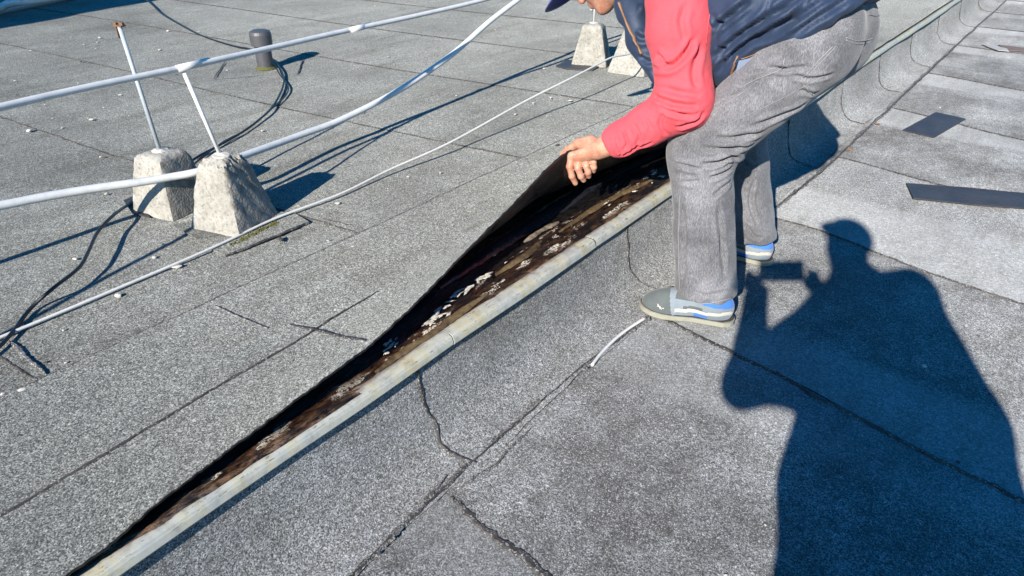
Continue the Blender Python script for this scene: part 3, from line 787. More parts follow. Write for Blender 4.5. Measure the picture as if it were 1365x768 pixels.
# ------------------------------------------------------------------ concrete blocks with rods
def block(name, center, size, top, h, rz, seed, label, rod=None, rodlean=(0, 0), rodr=0.006, group='concrete blocks holding the conduits', z0=H - 0.004, chip=1.0, rodm='rod', off=(0, 0)):
    t = tag(empty(name, (center[0], center[1], z0), rz), label, 'concrete block', group)
    R = random.Random(seed); n = 14
    dirs = []; V = []; F = []
    # a cube sphere squeezed into a rounded frustum
    bm = bmesh.new(); bmesh.ops.create_cube(bm, size=2.0); bmesh.ops.subdivide_edges(bm, edges=bm.edges[:], cuts=n, use_grid_fill=True)
    for v in bm.verts:
        x, y, z = v.co; u = (z + 1) / 2
        s = size / 2 + (top / 2 - size / 2) * u
        # rounded corners in plan
        m = max(abs(x), abs(y)); c = min(abs(x), abs(y))
        k = 1.0 - 0.045 * (c ** 6)
        zz = h * u
        edge = max(0.0, u - 0.9) / 0.1 * (max(abs(x), abs(y)) ** 4)
        nz = hash_noise(x * 4 + seed, y * 4 + z * 3, seed) * 0.0012 + hash_noise(x * 11 + z * 9, y * 13, seed * 2) * 0.0004 + R.uniform(-1, 1) * 0.0002
        rough = chip * (0.3 + 1.0 * max(0, x) * max(0.0, u - 0.35))
        zz -= edge * 0.012 + edge * chip * abs(hash_noise(x * 9 + 3, y * 7, seed)) * 0.02
        kk = k + (nz * (1.0 + 3.0 * rough) - chip * 0.004 * max(0.0, hash_noise(x * 8 + 1, y * 9 + z * 12, seed)) * max(0, x) ** 3 * u) / s
        v.co = Vector((x * s * kk, y * s * kk, zz + (nz * 2.0 * chip if u > 0.99 else 0)))
    b = bm_obj('concrete_base', bm, M['concrete'], t, False, False)
    b.data.polygons.foreach_set('use_smooth', np.full(len(b.data.polygons), True)); b.data.set_sharp_from_angle(angle=math.radians(38))
    # grout and felt collar at the foot
    if rod:
        r0 = Vector((off[0], off[1], h - 0.01)); r1 = Vector((off[0] + rodlean[0], off[1] + rodlean[1], rod))
        o = tube('rod', [r0, r1], rodr, M[rodm], None, 10, 1); o.parent = t
        bm = bmesh.new(); bmesh.ops.create_icosphere(bm, subdivisions=2, radius=1.0)
        for v in bm.verts: v.co = Vector((v.co.x * 0.030 + off[0], v.co.y * 0.030 + off[1], h - 0.006 + v.co.z * 0.014)) * 1.0 + Vector((R.uniform(-1, 1), R.uniform(-1, 1), R.uniform(-1, 1))) * 0.003
        bm_obj('mortar_collar', bm, M['mortar'], t, False, False)
    return t
# rod leans are given in each block's own axes
b1 = block('concrete_block', (-2.026, 1.092), 0.205, 0.098, 0.232, math.radians(17.4), 1, 'crumbling concrete block nearest the black gap, with a white rod holding the upper conduit', 0.492, (-0.052, -0.02), 0.0062, rodm='pipe', chip=1.6)
b2 = block('concrete_block', (-2.305, 1.035), 0.196, 0.118, 0.200, math.radians(13.5), 2, 'concrete block behind the crumbling one, with a grey rod that carries a rusty clip', 0.590, (-0.045, 0.01), 0.0068, rodm='rod', chip=0.5)
bm = bmesh.new()
box(bm, -0.018, 0.018, -0.009, 0.009, 0.0, 0.004); box(bm, -0.012, -0.009, -0.006, 0.006, -0.035, 0.0); box(bm, 0.006, 0.020, -0.004, 0.004, 0.004, 0.012); box(bm, -0.02, -0.008, -0.004, 0.004, 0.004, 0.010)
cl = bm_obj('rusty_clip', bm, M['rust'], b2, False, False); cl.location = (-0.045, 0.01, 0.588)
b3 = block('concrete_block', (-2.292, 3.67), 0.215, 0.112, 0.225, math.radians(23), 3, 'pale concrete block beyond the cap brim, with a thin white rod', 0.56, (0.0, 0.0), 0.0055, rodm='pipe', chip=0.35)
b4 = block('concrete_block', (-2.0, 3.66), 0.235, 0.112, 0.23, math.radians(6), 4, 'pale concrete block half hidden behind the worker\'s vest', 0.5, (0.0, 0.0), 0.0055, rodm='pipe', chip=0.35)
# dark felt tongues under the feet of the blocks
for i, q in enumerate([[(165, 268), (178, 262), (200, 290), (176, 284)], [(741, 88), (757, 80), (800, 88), (790, 94), (755, 92)], [(228, 300), (258, 296), (300, 316), (262, 318)]]):
    pp = [Pz(a, b, H) + Vector((0, 0, 0.003)) for a, b in q]
    o = mesh('felt_patch', pp + [p - Vector((0, 0, .006)) for p in pp], [tuple(range(len(pp)))] + [(k, k + len(pp), (k + 1) % len(pp) + len(pp), (k + 1) % len(pp)) for k in range(len(pp))], M['black_felt'] if i < 2 else M['felt'], upper, False)
    sheet_props(o, 0.7, 0.8)
# moss at the foot of the front block
R = random.Random(11); V, F = [], []
for k in range(260):
    t = R.random(); a = Pz(306, 326, H).lerp(Pz(366, 296, H), t); a += Vector((R.gauss(0.012, 0.006), R.gauss(0, 0.006), 0))
    s = R.uniform(0.002, 0.005); n0 = len(V); hh = R.uniform(0.002, 0.009)
    V += [a + Vector((s, 0, 0)), a + Vector((-s * .5, s, 0)), a + Vector((-s * .5, -s, 0)), a + Vector((R.uniform(-s, s), R.uniform(-s, s), hh))]
    F += [(n0, n0 + 1, n0 + 3), (n0 + 1, n0 + 2, n0 + 3), (n0 + 2, n0, n0 + 3)]
tag(mesh('moss', V, F, M['moss'], None, False), 'olive moss along the foot of the crumbling concrete block', 'moss', kind='stuff')

# ------------------------------------------------------------------ conduits and cables
p1 = [(-1.40, -1.6, 0.84), (-1.74, -0.4, 0.825), (-1.99, 0.55, 0.803), (-2.078, 1.07, 0.785), (-2.15, 1.45, 0.772), (-2.20, 1.79, 0.765), (-2.225, 2.2, 0.762), (-2.24, 2.7, 0.770), (-2.27, 3.3, 0.80), (-2.29, 3.67, 0.83), (-2.32, 5.0, 0.79), (-2.3, 7.0, 0.80)]
o = tube('conduit', p1, 0.0095, M['pipe'], None, 12, 10)
tag(o, 'thin white plastic conduit resting on top of the white rod', 'conduit', 'white conduits over the upper roof')
for c in ((-2.083, 1.10, 0.7855), (-2.205, 1.86, 0.7645)):
    k = tube('coupling', [Vector(c) - Vector((-0.016, 0.06, -0.002)), Vector(c) + Vector((-0.016, 0.06, -0.002))], 0.0107, M['pipe'], o, 12, 1)
p2 = [(-2.1, -1.6, 0.66), (-2.2, -0.4, 0.56), (-2.252, 0.54, 0.478), (-2.205, 0.95, 0.435), (-2.175, 1.10, 0.428), (-2.215, 1.28, 0.418), (-2.27, 1.55, 0.405), (-2.295, 1.80, 0.408), (-2.315, 2.15, 0.452), (-2.33, 2.50, 0.535), (-2.34, 2.85, 0.66), (-2.34, 3.3, 0.78), (-2.33, 3.7, 0.80), (-2.3, 5.0, 0.70), (-2.3, 7.0, 0.72)]
o = tube('conduit', p2, 0.0128, M['pipe'], None, 14, 10)
tag(o, 'thicker white plastic conduit sagging between the two near concrete blocks', 'conduit', 'white conduits over the upper roof')
wc = [Pz(-150, 515, H + 0.006), Pz(-60, 476, H + 0.006), Pz(0, 450, H + 0.006), Pz(120, 400, H + 0.006), Pz(250, 345, H + 0.007), Pz(310, 318, H + 0.007), Pz(370, 290, H + 0.010), Pz(455, 258, H + 0.010), Pz(520, 226, H + 0.022), Pz(600, 190, H + 0.05), Vector((-1.869, 2.461, 0.404)), Pz(760, 107, H + 0.2)]
wc += [Vector((-1.60, 2.95, 0.66)), Vector((-1.75, 3.4, 0.72)), Vector((-2.0, 3.66, 0.785)), Vector((-2.2, 5.0, 0.7)), Vector((-2.2, 7, 0.7))]
wc[11] = Py(762, 104, 2.78); wc[12] = Py(812, 78, 3.12); wc[13] = Py(850, 60, 3.42)
tag(tube('cable', wc, 0.0045, M['cable_white'], None, 8, 10), 'thin off-white cable lying past the blocks and rising behind the worker', 'cable')
bc = [(195, 0), (215, 18), (240, 33), (265, 46), (290, 55), (315, 62), (335, 66), (360, 78), (374, 92), (378, 112), (365, 140), (345, 160), (320, 178), (290, 195), (262, 210), (230, 233), (200, 252), (172, 272), (150, 288), (130, 310), (118, 335), (105, 357), (70, 385), (40, 412), (15, 445), (-10, 470), (-60, 510)]
def hh(i): return 0.008 + (0.03 if 18 <= i <= 22 else 0)
bp = [Pz(300 - 180, -40, H + .008), Pz(160, -22, H + .008)] + [Pz(x, y, H + hh(i)) for i, (x, y) in enumerate(bc)]
tag(tube('cable', bp, 0.0050, M['cable_black'], None, 8, 8), 'black cable winding from beyond the grey vent pipe to the left edge', 'cable', 'black cables on the upper roof')
bc2 = [(352, 74), (366, 86), (372, 98), (384, 115), (380, 128), (362, 145), (330, 172), (300, 188), (264, 213)]
tag(tube('cable', [Pz(x, y, H + 0.007) for x, y in bc2], 0.0040, M['cable_black'], None, 8, 8), 'second black cable looping beside the first next to the vent pipe', 'cable', 'black cables on the upper roof')
tag(tube('cable', [Pz(789, 487, 0.013), Pz(802, 470, 0.014), Pz(820, 452, 0.015), Pz(838, 438, 0.015), Pz(860, 424, 0.014)], 0.0050, M['pipe'], None, 10, 8), 'short cut piece of white cable by the toe of the near shoe', 'cable')
# grey vent pipe
vt = tag(empty('vent_pipe', (-3.70, 2.385, H - 0.004)), 'stubby dark grey plastic roof vent with a wider cap', 'vent pipe')
def lathe(name, pr, mt, parent, seg=28):
    V, F = [], []
    for r, z in pr:
        for k in range(seg): V.append((r * math.cos(2 * math.pi * k / seg), r * math.sin(2 * math.pi * k / seg), z))
    for i in range(len(pr) - 1):
        for k in range(seg): F.append((i * seg + k, i * seg + (k + 1) % seg, (i + 1) * seg + (k + 1) % seg, (i + 1) * seg + k))
    F.append(tuple(range((len(pr) - 1) * seg, len(pr) * seg))); F.append(tuple(range(seg))[::-1])
    o = mesh(name, V, F, mt, None, False); o.parent = parent
    return o
lathe('pipe', [(0.046, 0), (0.046, 0.16)], M['vent'], vt)
lathe('vent_cap', [(0.050, 0.128), (0.060, 0.131), (0.061, 0.19), (0.056, 0.205), (0.04, 0.212), (0.012, 0.214)], M['vent'], vt)
lathe('sealant_collar', [(0.062, 0.0), (0.057, 0.005), (0.050, 0.010), (0.047, 0.014)], M['moss'], vt, 14)

# ------------------------------------------------------------------ loose scraps and crumbs
def slab(name, px, z, tk, mt, label, cat, group=None):
    pp = [Pz(x, y, z) for x, y in px]; n = len(pp)
    V = [p + Vector((0, 0, tk + 0.005 * abs(math.sin(i * 2.1)))) for i, p in enumerate(pp)] + [p + Vector((0, 0, 0.005 * abs(math.sin(i * 2.1)) * 0.8)) for i, p in enumerate(pp)]
    return tag(mesh(name, V, [tuple(range(n))[::-1]] + [(i, (i + 1) % n, (i + 1) % n + n, i + n) for i in range(n)], mt, None, False), label, cat, group)
slab('felt_offcut', [(1203, 174), (1247, 151), (1287, 160), (1245, 184)], 0.006, 0.004, M['black_felt'], 'black diamond-shaped felt offcut lying on the lower roof', 'felt offcut', 'black felt offcuts')
slab('felt_offcut', [(1208, 245), (1290, 252), (1400, 263), (1560, 277), (1560, 300), (1400, 282), (1300, 274), (1217, 266)], 0.008, 0.004, M['black_felt'], 'long narrow black felt strip running out of the right edge', 'felt offcut', 'black felt offcuts')
slab('foil_scrap', [(1308, 59), (1318, 60), (1342, 66), (1345, 69), (1330, 68), (1316, 63)], 0.012, 0.003, M['foil'], 'pale torn foil scrap at the far right of the lower roof', 'scrap')
slab('brown_scrap', [(1330, 60), (1365, 65), (1375, 70), (1345, 68)], 0.010, 0.004, M['brown_scrap'], 'brown felt scrap beside the pale foil', 'scrap')
def crumb_mesh(seed, sub=2):
    R = random.Random(seed); bm = bmesh.new(); bmesh.ops.create_icosphere(bm, subdivisions=sub, radius=1.0)
    off = [Vector((R.uniform(-1, 1), R.uniform(-1, 1), R.uniform(-1, 1))).normalized() for _ in range(6)]
    for v in bm.verts:
        d = min(R.uniform(0.92, 1.05), *[0.75 / max(0.2, v.co.dot(o)) for o in off])
        v.co *= d; v.co.z = v.co.z * 0.6
    m = bpy.data.meshes.new('crumb'); bm.to_mesh(m); bm.free()
    return m
crumbs = [crumb_mesh(s, 1 if s > 3 else 2) for s in range(6)]
for m in crumbs: m.materials.append(M['mortar'])
dark = crumb_mesh(9, 1); dark.materials.append(M['crumb_dark'])
orange = crumb_mesh(12, 1); orange.materials.append(M['leaf'])
def crumb(px, py, z, r, k, label, group, cat='crumb', name='mortar_crumb', flat=1.0):
    o = bpy.data.objects.new(name, k if not isinstance(k, int) else crumbs[k % 6]); col.objects.link(o)
    p = Pz(px, py, z); o.location = (p.x, p.y, z + r * 0.35 * flat); q = random.uniform(0.65, 1.15); o.scale = (r * q * random.uniform(0.7, 1.7), r * q * random.uniform(0.7, 1.2), r * q * random.uniform(0.5, 1.1) * flat)
    o.rotation_euler = (0, 0, random.uniform(0, 6)); tag(o, label, cat, group)
    return o
GL, GG = 'small pale mortar crumb lying on the upper roof felt', 'mortar crumbs on the upper roof'
up_px = [(158, 395, .013), (237, 357, .017), (206, 344, .011), (85, 441, .010), (88, 484, .008), (152, 493, .009), (217, 326, .007), (100, 346, .012), (142, 259, .010), (40, 175, .021), (122, 160, .016), (83, 171, .010), (135, 210, .015),
         (112, 60, .020), (133, 51, .018), (130, 57, .012), (128, 65, .010), (41, 68, .020), (224, 42, .020), (265, 43, .016), (213, 67, .014), (201, 106, .012), (229, 114, .013), (138, 144, .010), (172, 155, .009), (160, 127, .009), (104, 111, .010), (117, 158, .008),
         (325, 76, .012), (302, 94, .010), (378, 109, .012), (350, 175, .010), (323, 175, .009), (303, 94, .008), (518, 76, .012), (484, 151, .010), (450, 272, .015), (470, 330, .010), (405, 360, .007), (437, 321, .006), (587, 231, .011), (544, 236, .007), (561, 238, .006),
         (731, 121, .017), (711, 138, .014), (760, 135, .018), (687, 153, .011), (729, 155, .009), (734, 131, .011), (725, 92, .014), (517, 252, .006), (30, 521, .014), (4, 526, .010), (788, 14, .022), (738, 20, .012), (660, 40, .012), (500, 8, .012), (608, 128, .008), (570, 100, .008), (250, 159, .008), (186, 132, .008), (60, 140, .008), (20, 108, .009), (90, 106, .007), (70, 158, .007)]
for i, (x, y, r) in enumerate(up_px):
    crumb(x, y, H - 0.002, r * 0.62, i, GL, GG)
crumb(237, 357, H, .012, 1, 'largest pale mortar lump with a brown side, below the thin cable', GG)
for x, y, r in [(108, 83, .018), (22, 127, .014), (217, 429, .006), (235, 100, .014), (220, 366, .005), (112, 222, .008), (60, 484, .01)]:
    crumb(x, y, H - 0.002, r * 0.6, dark, 'small dark crumb lying on the upper roof felt', 'dark crumbs on the upper roof', name='dark_crumb')
crumb(743, 195, H - .001, .012, dark, 'dark grey crumb just above the worker\'s thumb', 'dark crumbs on the upper roof', name='dark_crumb')
o = crumb(374, 320, H - 0.002, .008, dark, 'flat brown chip beside the felt patch of the crumbling block', 'dark crumbs on the upper roof', name='dark_crumb'); o.scale.x *= 2.2
low_px = [(1232, 489, .012), (1327, 341, .009), (1296, 363, .005), (1310, 364, .006), (1204, 542, .006), (1217, 584, .005), (1244, 658, .004), (612, 652, .009), (680, 678, .007), (1253, 144, .009), (1350, 345, .006), (1180, 328, .005), (940, 620, .004), (1020, 700, .004), (967, 767, .006), (1317, 584, .005), (1358, 592, .004)]
for i, (x, y, r) in enumerate(low_px):
    crumb(x, y, 0.004, r * 0.62, i, 'small pale mortar crumb lying on the lower roof felt', 'mortar crumbs on the lower roof')
crumb(1277, 617, 0.005, .005, dark, 'dark crumb in the photographer\'s shadow by the long seam', 'dark crumbs on the lower roof', name='dark_crumb')
o = crumb(1170, 165, 0.008, .022, orange, 'dull brown dry leaf fragment on the seam of the lower roof, farther of two', 'dry leaf fragments', 'leaf', 'dry_leaf', 0.12)
o = crumb(1132, 199, 0.008, .022, orange, 'orange dry leaf fragment on the seam of the lower roof, nearer of two', 'dry leaf fragments', 'leaf', 'dry_leaf', 0.12)

# ------------------------------------------------------------------ brick chimney to the left (its shadow reaches the far corner) and pale pipes in that shadow
ch = tag(empty('brick_chimney', (-6.75, -1.15, H)), 'brick chimney on the upper roof, its shadow across the far left corner', 'chimney')
bm = bmesh.new(); box(bm, -7.59, -5.56, -1.59, -0.71, H - 0.01, 2.78); bm_obj('chimney_core', bm, M['mortar_joint'], ch)
bm = bmesh.new(); box(bm, -0.118, 0.118, -0.04, 0.04, -0.031, 0.031); bmesh.ops.bevel(bm, geom=bm.edges[:], offset=0.004, segments=1, affect='EDGES')
brick_m = bpy.data.meshes.new('brick'); bm.to_mesh(brick_m); bm.free(); brick_m.materials.append(M['brick'])
inv = Matrix.Translation((6.75, 1.15, -H))
def put_brick(x, y, z, r):
    o = bpy.data.objects.new('brick', brick_m); col.objects.link(o); o.parent = ch
    o.location = (x + 6.75, y + 1.15, z - H); o.rotation_euler = (0, 0, r)
for r in range(33):
    z = H + 0.04 + r * 0.0755; s = 0.125 * (r % 2)
    if r < 33:
        for k in range(8):
            x = -7.46 + k * 0.25 + s - 0.03
            if x < -5.62: put_brick(x, -0.745, z, 0)
        for k in range(4):
            y = -1.5 + k * 0.25 - s * 0.5
            if y > -1.6 and y < -0.8: put_brick(-5.595, y, z, math.pi / 2)
bm = bmesh.new(); box(bm, -7.68, -5.47, -1.68, -0.62, 2.782, 2.88); bmesh.ops.bevel(bm, geom=bm.edges[:], offset=0.012, segments=2, affect='EDGES'); bm_obj('coping', bm, M['concrete'], ch)
tag(tube('conduit', [Pz(-60, 25, H + .03), Pz(0, 14, H + .03), Pz(40, 6, H + .03), Pz(80, -2, H + .03), Pz(160, -20, H + .03)], 0.03, M['rod'], None, 10, 6), 'grey pipe lying in the dark shadow of the far left corner', 'pipe')
tag(tube('conduit', [Pz(-40, 22, H + .06), Pz(0, 10, H + .07), Pz(15, 4, H + .10), Pz(40, 1, H + .12), Pz(75, -4, H + .1), Pz(140, -20, H + .06)], 0.028, M['pipe'], None, 10, 6), 'curved white pipe above the grey one in the far left shadow', 'pipe')

# ------------------------------------------------------------------ the worker
def A(*v): return np.array(v, np.float32)
worker = tag(empty('person', (-0.72, 2.16, 0.0)), 'worker in coral sweatshirt, navy vest and grey jeans bending to lift the roofing felt', 'person')
def make(name, fn, lo, hi, h, mats, parent, folds=None, smooth_it=1, post=None):
    V, F = surface_nets(fn, lo, hi, h)
    V = relax(V, F, smooth_it, 0.5)
    if folds: V = wrinkle(V, F, folds)
    if post is not None: V = post(V, vnormals(V, F))
    o = mesh(name, V, F, mats, parent)
    return o, V, F
# jeans
LH, LK, LA = A(-.590, 2.025, .868), A(-.818, 1.962, .560), A(-.716, 1.930, .088)
RH, RK, RA = A(-.590, 2.235, .868), A(-.860, 2.325, .550), A(-.765, 2.405, .088)
def jeans_sdf(p):
    l = smin(cap(p, LH, LK, .116, .092), cap(p, LK, LA, .092, .099), .05)
    r = smin(cap(p, RH, RK, .116, .092), cap(p, RK, RA, .092, .099), .05)
    d = smin(l, r, .03)
    d = smin(d, ell(p, A(-.60, 2.13, .905), A(.120, .160, .115)), .05)
    d = smin(d, ell(p, A(-.560, 2.065, .895), A(.094, .092, .125)), .03)
    d = smin(d, ell(p, A(-.560, 2.205, .895), A(.094, .092, .125)), .03)
    d = smin(d, cap(p, A(-.62, 2.13, .92), A(-.70, 2.13, .95), .120, .105), .05)
    # hems: just above the shoes, a little lower at the heel
    d = smax(d, (0.116 - p[..., 2]), .006)
    # soft rumples down the legs
    q = p
    rum = np.sin(q[..., 2] * 46 + 5 * np.sin(q[..., 0] * 17 + q[..., 1] * 11)) * np.sin(q[..., 0] * 21 - q[..., 1] * 26 + q[..., 2] * 9)
    amp = np.where(q[..., 2] < 0.5, 0.0026, 0.0018)
    d = d + amp * rum
    return d
jf = [([(895, 215), (915, 222), (935, 226)], .008, .007), ([(900, 238), (918, 243), (932, 241)], .007, .005), ([(975, 205), (958, 216), (935, 220)], .009, .010), ([(977, 222), (962, 232), (945, 238)], .008, .008),
      ([(975, 240), (963, 252), (950, 262)], .008, .006), ([(1000, 205), (978, 208), (952, 205)], .008, .009), ([(1040, 180), (1005, 192), (970, 198), (935, 198)], .009, .008), ([(1060, 160), (1020, 175), (985, 183), (950, 185)], .010, .006),
      ([(965, 130), (985, 125), (1010, 110)], .008, .004), ([(1000, 100), (1030, 92), (1055, 95)], .007, .005), ([(1015, 86), (1045, 92), (1080, 88)], .007, .005), ([(1055, 100), (1085, 105), (1115, 97)], .007, .004), ([(1095, 128), (1075, 138), (1045, 152), (1000, 170)], .010, .006),
      ([(1065, 120), (1090, 124), (1120, 112)], .008, .004), ([(908, 270), (912, 320), (910, 375)], .010, .006), ([(958, 275), (962, 320), (965, 370)], .010, .006), ([(935, 290), (938, 330)], .010, .004), ([(975, 385), (950, 393), (925, 390)], .008, .004),
      ([(1005, 240), (1000, 270), (1010, 300)], .008, .006), ([(990, 215), (1000, 222), (1010, 220)], .007, .006), ([(995, 300), (1005, 315), (1018, 318)], .008, .005)]
jeans, JV, JF = make('jeans', jeans_sdf, (-1.0, 1.80, .08), (-.42, 2.53, 1.10), .0052, M['denim'], worker, jf, 2)
JB = bvh_of(JV, JF)
seams = [('outseam', [(985, 118), (1010, 105), (1040, 93), (1046, 78)], .0035, 'stitch'), ('outseam', [(905, 190), (940, 158), (980, 130), (1010, 108)], .003, 'stitch'),
         ('pocket_stitching', [(1110, 62), (1090, 82), (1070, 105), (1069, 110), (1083, 127)], .0032, 'stitch'), ('pocket_stitching', [(1114, 62), (1094, 83), (1074, 106), (1073, 110), (1086, 125)], .0024, 'stitch'),
         ('yoke_stitching', [(1127, 50), (1145, 55), (1164, 51)], .0032, 'stitch'), ('yoke_stitching', [(1127, 54), (1145, 59), (1162, 55)], .0024, 'stitch'),
         ('waist_stitching', [(1157, 19), (1166, 21), (1173, 20)], .004, 'stitch'), ('hem_stitching', [(893, 397), (915, 402), (945, 404), (976, 397)], .003, 'stitch'),
         ('outseam', [(908, 230), (905, 300), (906, 390)], .003, 'stitch'), ('thigh_seam', [(948, 175), (1000, 152), (1060, 122), (1100, 100)], .0022, 'stitch')]
for nm, pts, w_, mt in seams: ribbon(nm, JB, dens(pts, 4), w_, M[mt], jeans, 0.0010, 2)

# sweatshirt
SH, EL, WR = A(-.955, 1.955, 1.065), A(-.858, 1.893, .712), A(-1.046, 1.806, .569)
SR, ER, WRr = A(-.96, 2.30, 1.06), A(-.90, 2.40, .735), A(-1.02, 2.37, .585)
def torso(p, g):
    d = ell(p, A(-.66, 2.125, .965), A(.18 + g, .170 + g, .120 + g))
    d = smin(d, ell(p, A(-.78, 2.125, 1.015), A(.19 + g, .175 + g, .13 + g)), .06)
    d = smin(d, ell(p, A(-.95, 2.125, 1.045), A(.15 + g, .19 + g, .13 + g)), .06)
    return d
def sweat_sdf(p):
    d = torso(p, -0.014)
    l = chain(p, [(SH, .098), (A(-.915, 1.918, .900), .090), (EL, .074)], .02)
    l = smin(l, chain(p, [(EL, .072), (A(-.945, 1.850, .640), .060), (A(-1.015, 1.820, .590), .050), (WR, .043)], .02), .045)
    r = smin(chain(p, [(SR, .098), (ER, .078)]), chain(p, [(ER, .072), (WRr, .042)]), .04)
    d = smin(d, l, .05); d = smin(d, r, .05)
    # collar
    d = smin(d, cap(p, A(-1.06, 2.125, 1.06), A(-1.13, 2.125, 1.045), .075, .068), .04)
    # cuffs end square
    for w0, e0 in ((WR, A(-.945, 1.850, .640)), (WRr, ER)):
        n = (w0 - e0) / np.linalg.norm(w0 - e0); near = np.linalg.norm(p - w0, axis=-1) < .10
        d = np.where(near, smax(d, (p - w0) @ n - .006, .004), d)
    q = p; rum = np.sin(q[..., 2] * 60 + 4 * np.sin(q[..., 0] * 23)) * np.sin(q[..., 0] * 27 + q[..., 1] * 19)
    fine = np.sin(q[..., 2] * 130 + 5 * np.sin(q[..., 0] * 41 + q[..., 1] * 33)) * np.sin(q[..., 0] * 61 - q[..., 1] * 73)
    return d + 0.0018 * rum + 0.0007 * fine
sf = [([(870, 90), (895, 88), (915, 70), (925, 50)], .010, .010), ([(860, 62), (875, 72), (890, 88)], .010, .008), ([(872, 128), (895, 138), (930, 142)], .009, .009), ([(878, 140), (905, 152), (938, 150)], .008, .007),
      ([(872, 112), (900, 122), (935, 128)], .010, .005), ([(935, 60), (925, 95), (930, 120)], .012, .006), ([(830, 172), (836, 190), (832, 200)], .006, .006), ([(845, 165), (852, 180), (848, 196)], .006, .005), ([(862, 158), (868, 172)], .006, .004), ([(915, 5), (908, 30), (915, 60)], .012, .005),
      ([(885, 150), (880, 165), (888, 180)], .008, .005), ([(818, 178), (821, 195), (829, 207)], .004, .005), ([(825, 208), (845, 198), (870, 190)], .006, .006), ([(940, 150), (920, 165), (900, 170)], .008, .006)]
sweat, SV, SF = make('sweatshirt', sweat_sdf, (-1.22, 1.74, .50), (-.46, 2.52, 1.20), .0056, M['coral'], worker, sf, 2)

SB = bvh_of(SV, SF)
ribbon('cuff_seam', SB, dens([(821, 172), (826, 190), (834, 206)], 4), .0022, M['coral'], sweat, 0.0008, 2)
ribbon('shoulder_seam', SB, dens([(948, 4), (944, 30), (941, 60)], 4), .003, M['coral'], sweat, 0.0008, 2)
# vest: quilted shell with sagging open fronts
HP, HN = A(-.455, 0, 1.02), A(.655, 0, -.755)       # hem plane
def vest_sdf(p):
    d = torso(p, 0.026)
    d = smin(d, cap(p, A(-.97, 1.985, 1.075), A(-.97, 2.265, 1.075), .095, .095), .04)
    d = smin(d, ell(p, A(-.80, 2.01, .905), A(.17, .085, .165)), .06)
    d = smin(d, ell(p, A(-.80, 2.24, .905), A(.17, .085, .165)), .06)
    d = smin(d, chain(p, [(A(-1.10, 2.02, 1.04), .06), (A(-1.135, 2.02, .93), .040), (A(-1.085, 2.01, .835), .034), (A(-1.0, 1.99, .745), .024)]), .04)
    d = smin(d, chain(p, [(A(-1.06, 2.25, 1.02), .05), (A(-1.03, 2.26, .90), .04), (A(-.97, 2.26, .80), .032)]), .04)
    d = smin(d, ell(p, A(-.595, 2.13, .945), A(.145, .200, .152)), .06)
    # hem
    s = (p - HP) @ HN
    s = s + 0.006 * np.sin(p[..., 1] * 19)
    d = smax(d, s, .012)
    # hollow between the hanging fronts
    d = smax(d, -cap(p, A(-1.2, 2.125, .80), A(-.72, 2.125, .74), .105, .12), .03)
    # neck opening
    d = smax(d, -cap(p, A(-1.06, 2.125, 1.06), A(-1.25, 2.125, 1.03), .082, .09), .01)
    # quilting channels
    u = (p[..., 0] * .755 + p[..., 2] * .655)
    qz = np.abs(np.sin((p[..., 0] * .80 - p[..., 2] * .45 + 0.03 * np.sin(p[..., 1] * 14 + u * 9)) * 17))
    d = d - 0.004 * np.sqrt(qz + 1e-4)
    q = p; rum = np.sin(q[..., 2] * 52 + 4 * np.sin(q[..., 0] * 25 + q[..., 1] * 13)) * np.sin(q[..., 0] * 33 - q[..., 1] * 29)
    return d + 0.0025 * rum
vf = [([(950, 80), (985, 50), (1030, 20), (1070, -5)], .012, .014), ([(955, 100), (978, 72), (1010, 48), (1045, 30), (1085, 5)], .012, .014), ([(1005, 56), (1030, 46), (1060, 28), (1110, -5)], .011, .012), ([(1055, 48), (1080, 30), (1105, 15), (1140, -8)], .010, .009),
      ([(950, 40), (975, 20), (1000, 0)], .010, .012), ([(1075, 55), (1095, 48), (1115, 30)], .009, .006), ([(960, 60), (963, 75), (958, 90)], .008, .008), ([(950, 20), (958, 35), (952, 50)], .008, .006),
      ([(850, 10), (865, 18), (880, 12)], .009, .009), ([(845, 45), (855, 52), (868, 50)], .009, .009), ([(850, 75), (862, 82), (875, 82)], .009, .008), ([(1005, 40), (1020, 20), (1030, 0)], .008, .006), ([(1055, 20), (1070, 8), (1080, -5)], .008, .006)]
vest, VV, VF = make('vest', vest_sdf, (-1.26, 1.82, .62), (-.30, 2.44, 1.30), .0065, M['vest'], worker, vf, 2)
VB = bvh_of(VV, VF)
ribbon('front_trim', VB, dens([(826, 3), (831, 18), (842, 44), (856, 72)], 4), .012, M['trim'], vest, 0.003, 2)
ribbon('pocket_zip', VB, dens([(984, 75), (978, 88), (975, 99), (982, 104)], 4), .007, M['trim'], vest, 0.002, 2)
ribbon('pocket_zip', VB, dens([(988, 78), (1000, 74), (1012, 70)], 4), .005, M['trim'], vest, 0.002, 2)
ribbon('zip_tab', VB, dens([(1015, 66), (1019, 71), (1023, 72)], 4), .008, M['trim'], vest, 0.002, 2)
# lining showing inside the turned-out pocket
pp = on_surface(VB, [(986, 80), (1008, 74), (1000, 88), (984, 102), (980, 97)], 0.006, 1)
if len(pp) >= 4:
    c = sum(pp, Vector()) / len(pp)
    mesh('pocket_lining', [c + (CAM - c).normalized() * 0.004] + pp, [(0, 1 + i, 1 + (i + 1) % len(pp)) for i in range(len(pp))], M['lining'], vest)

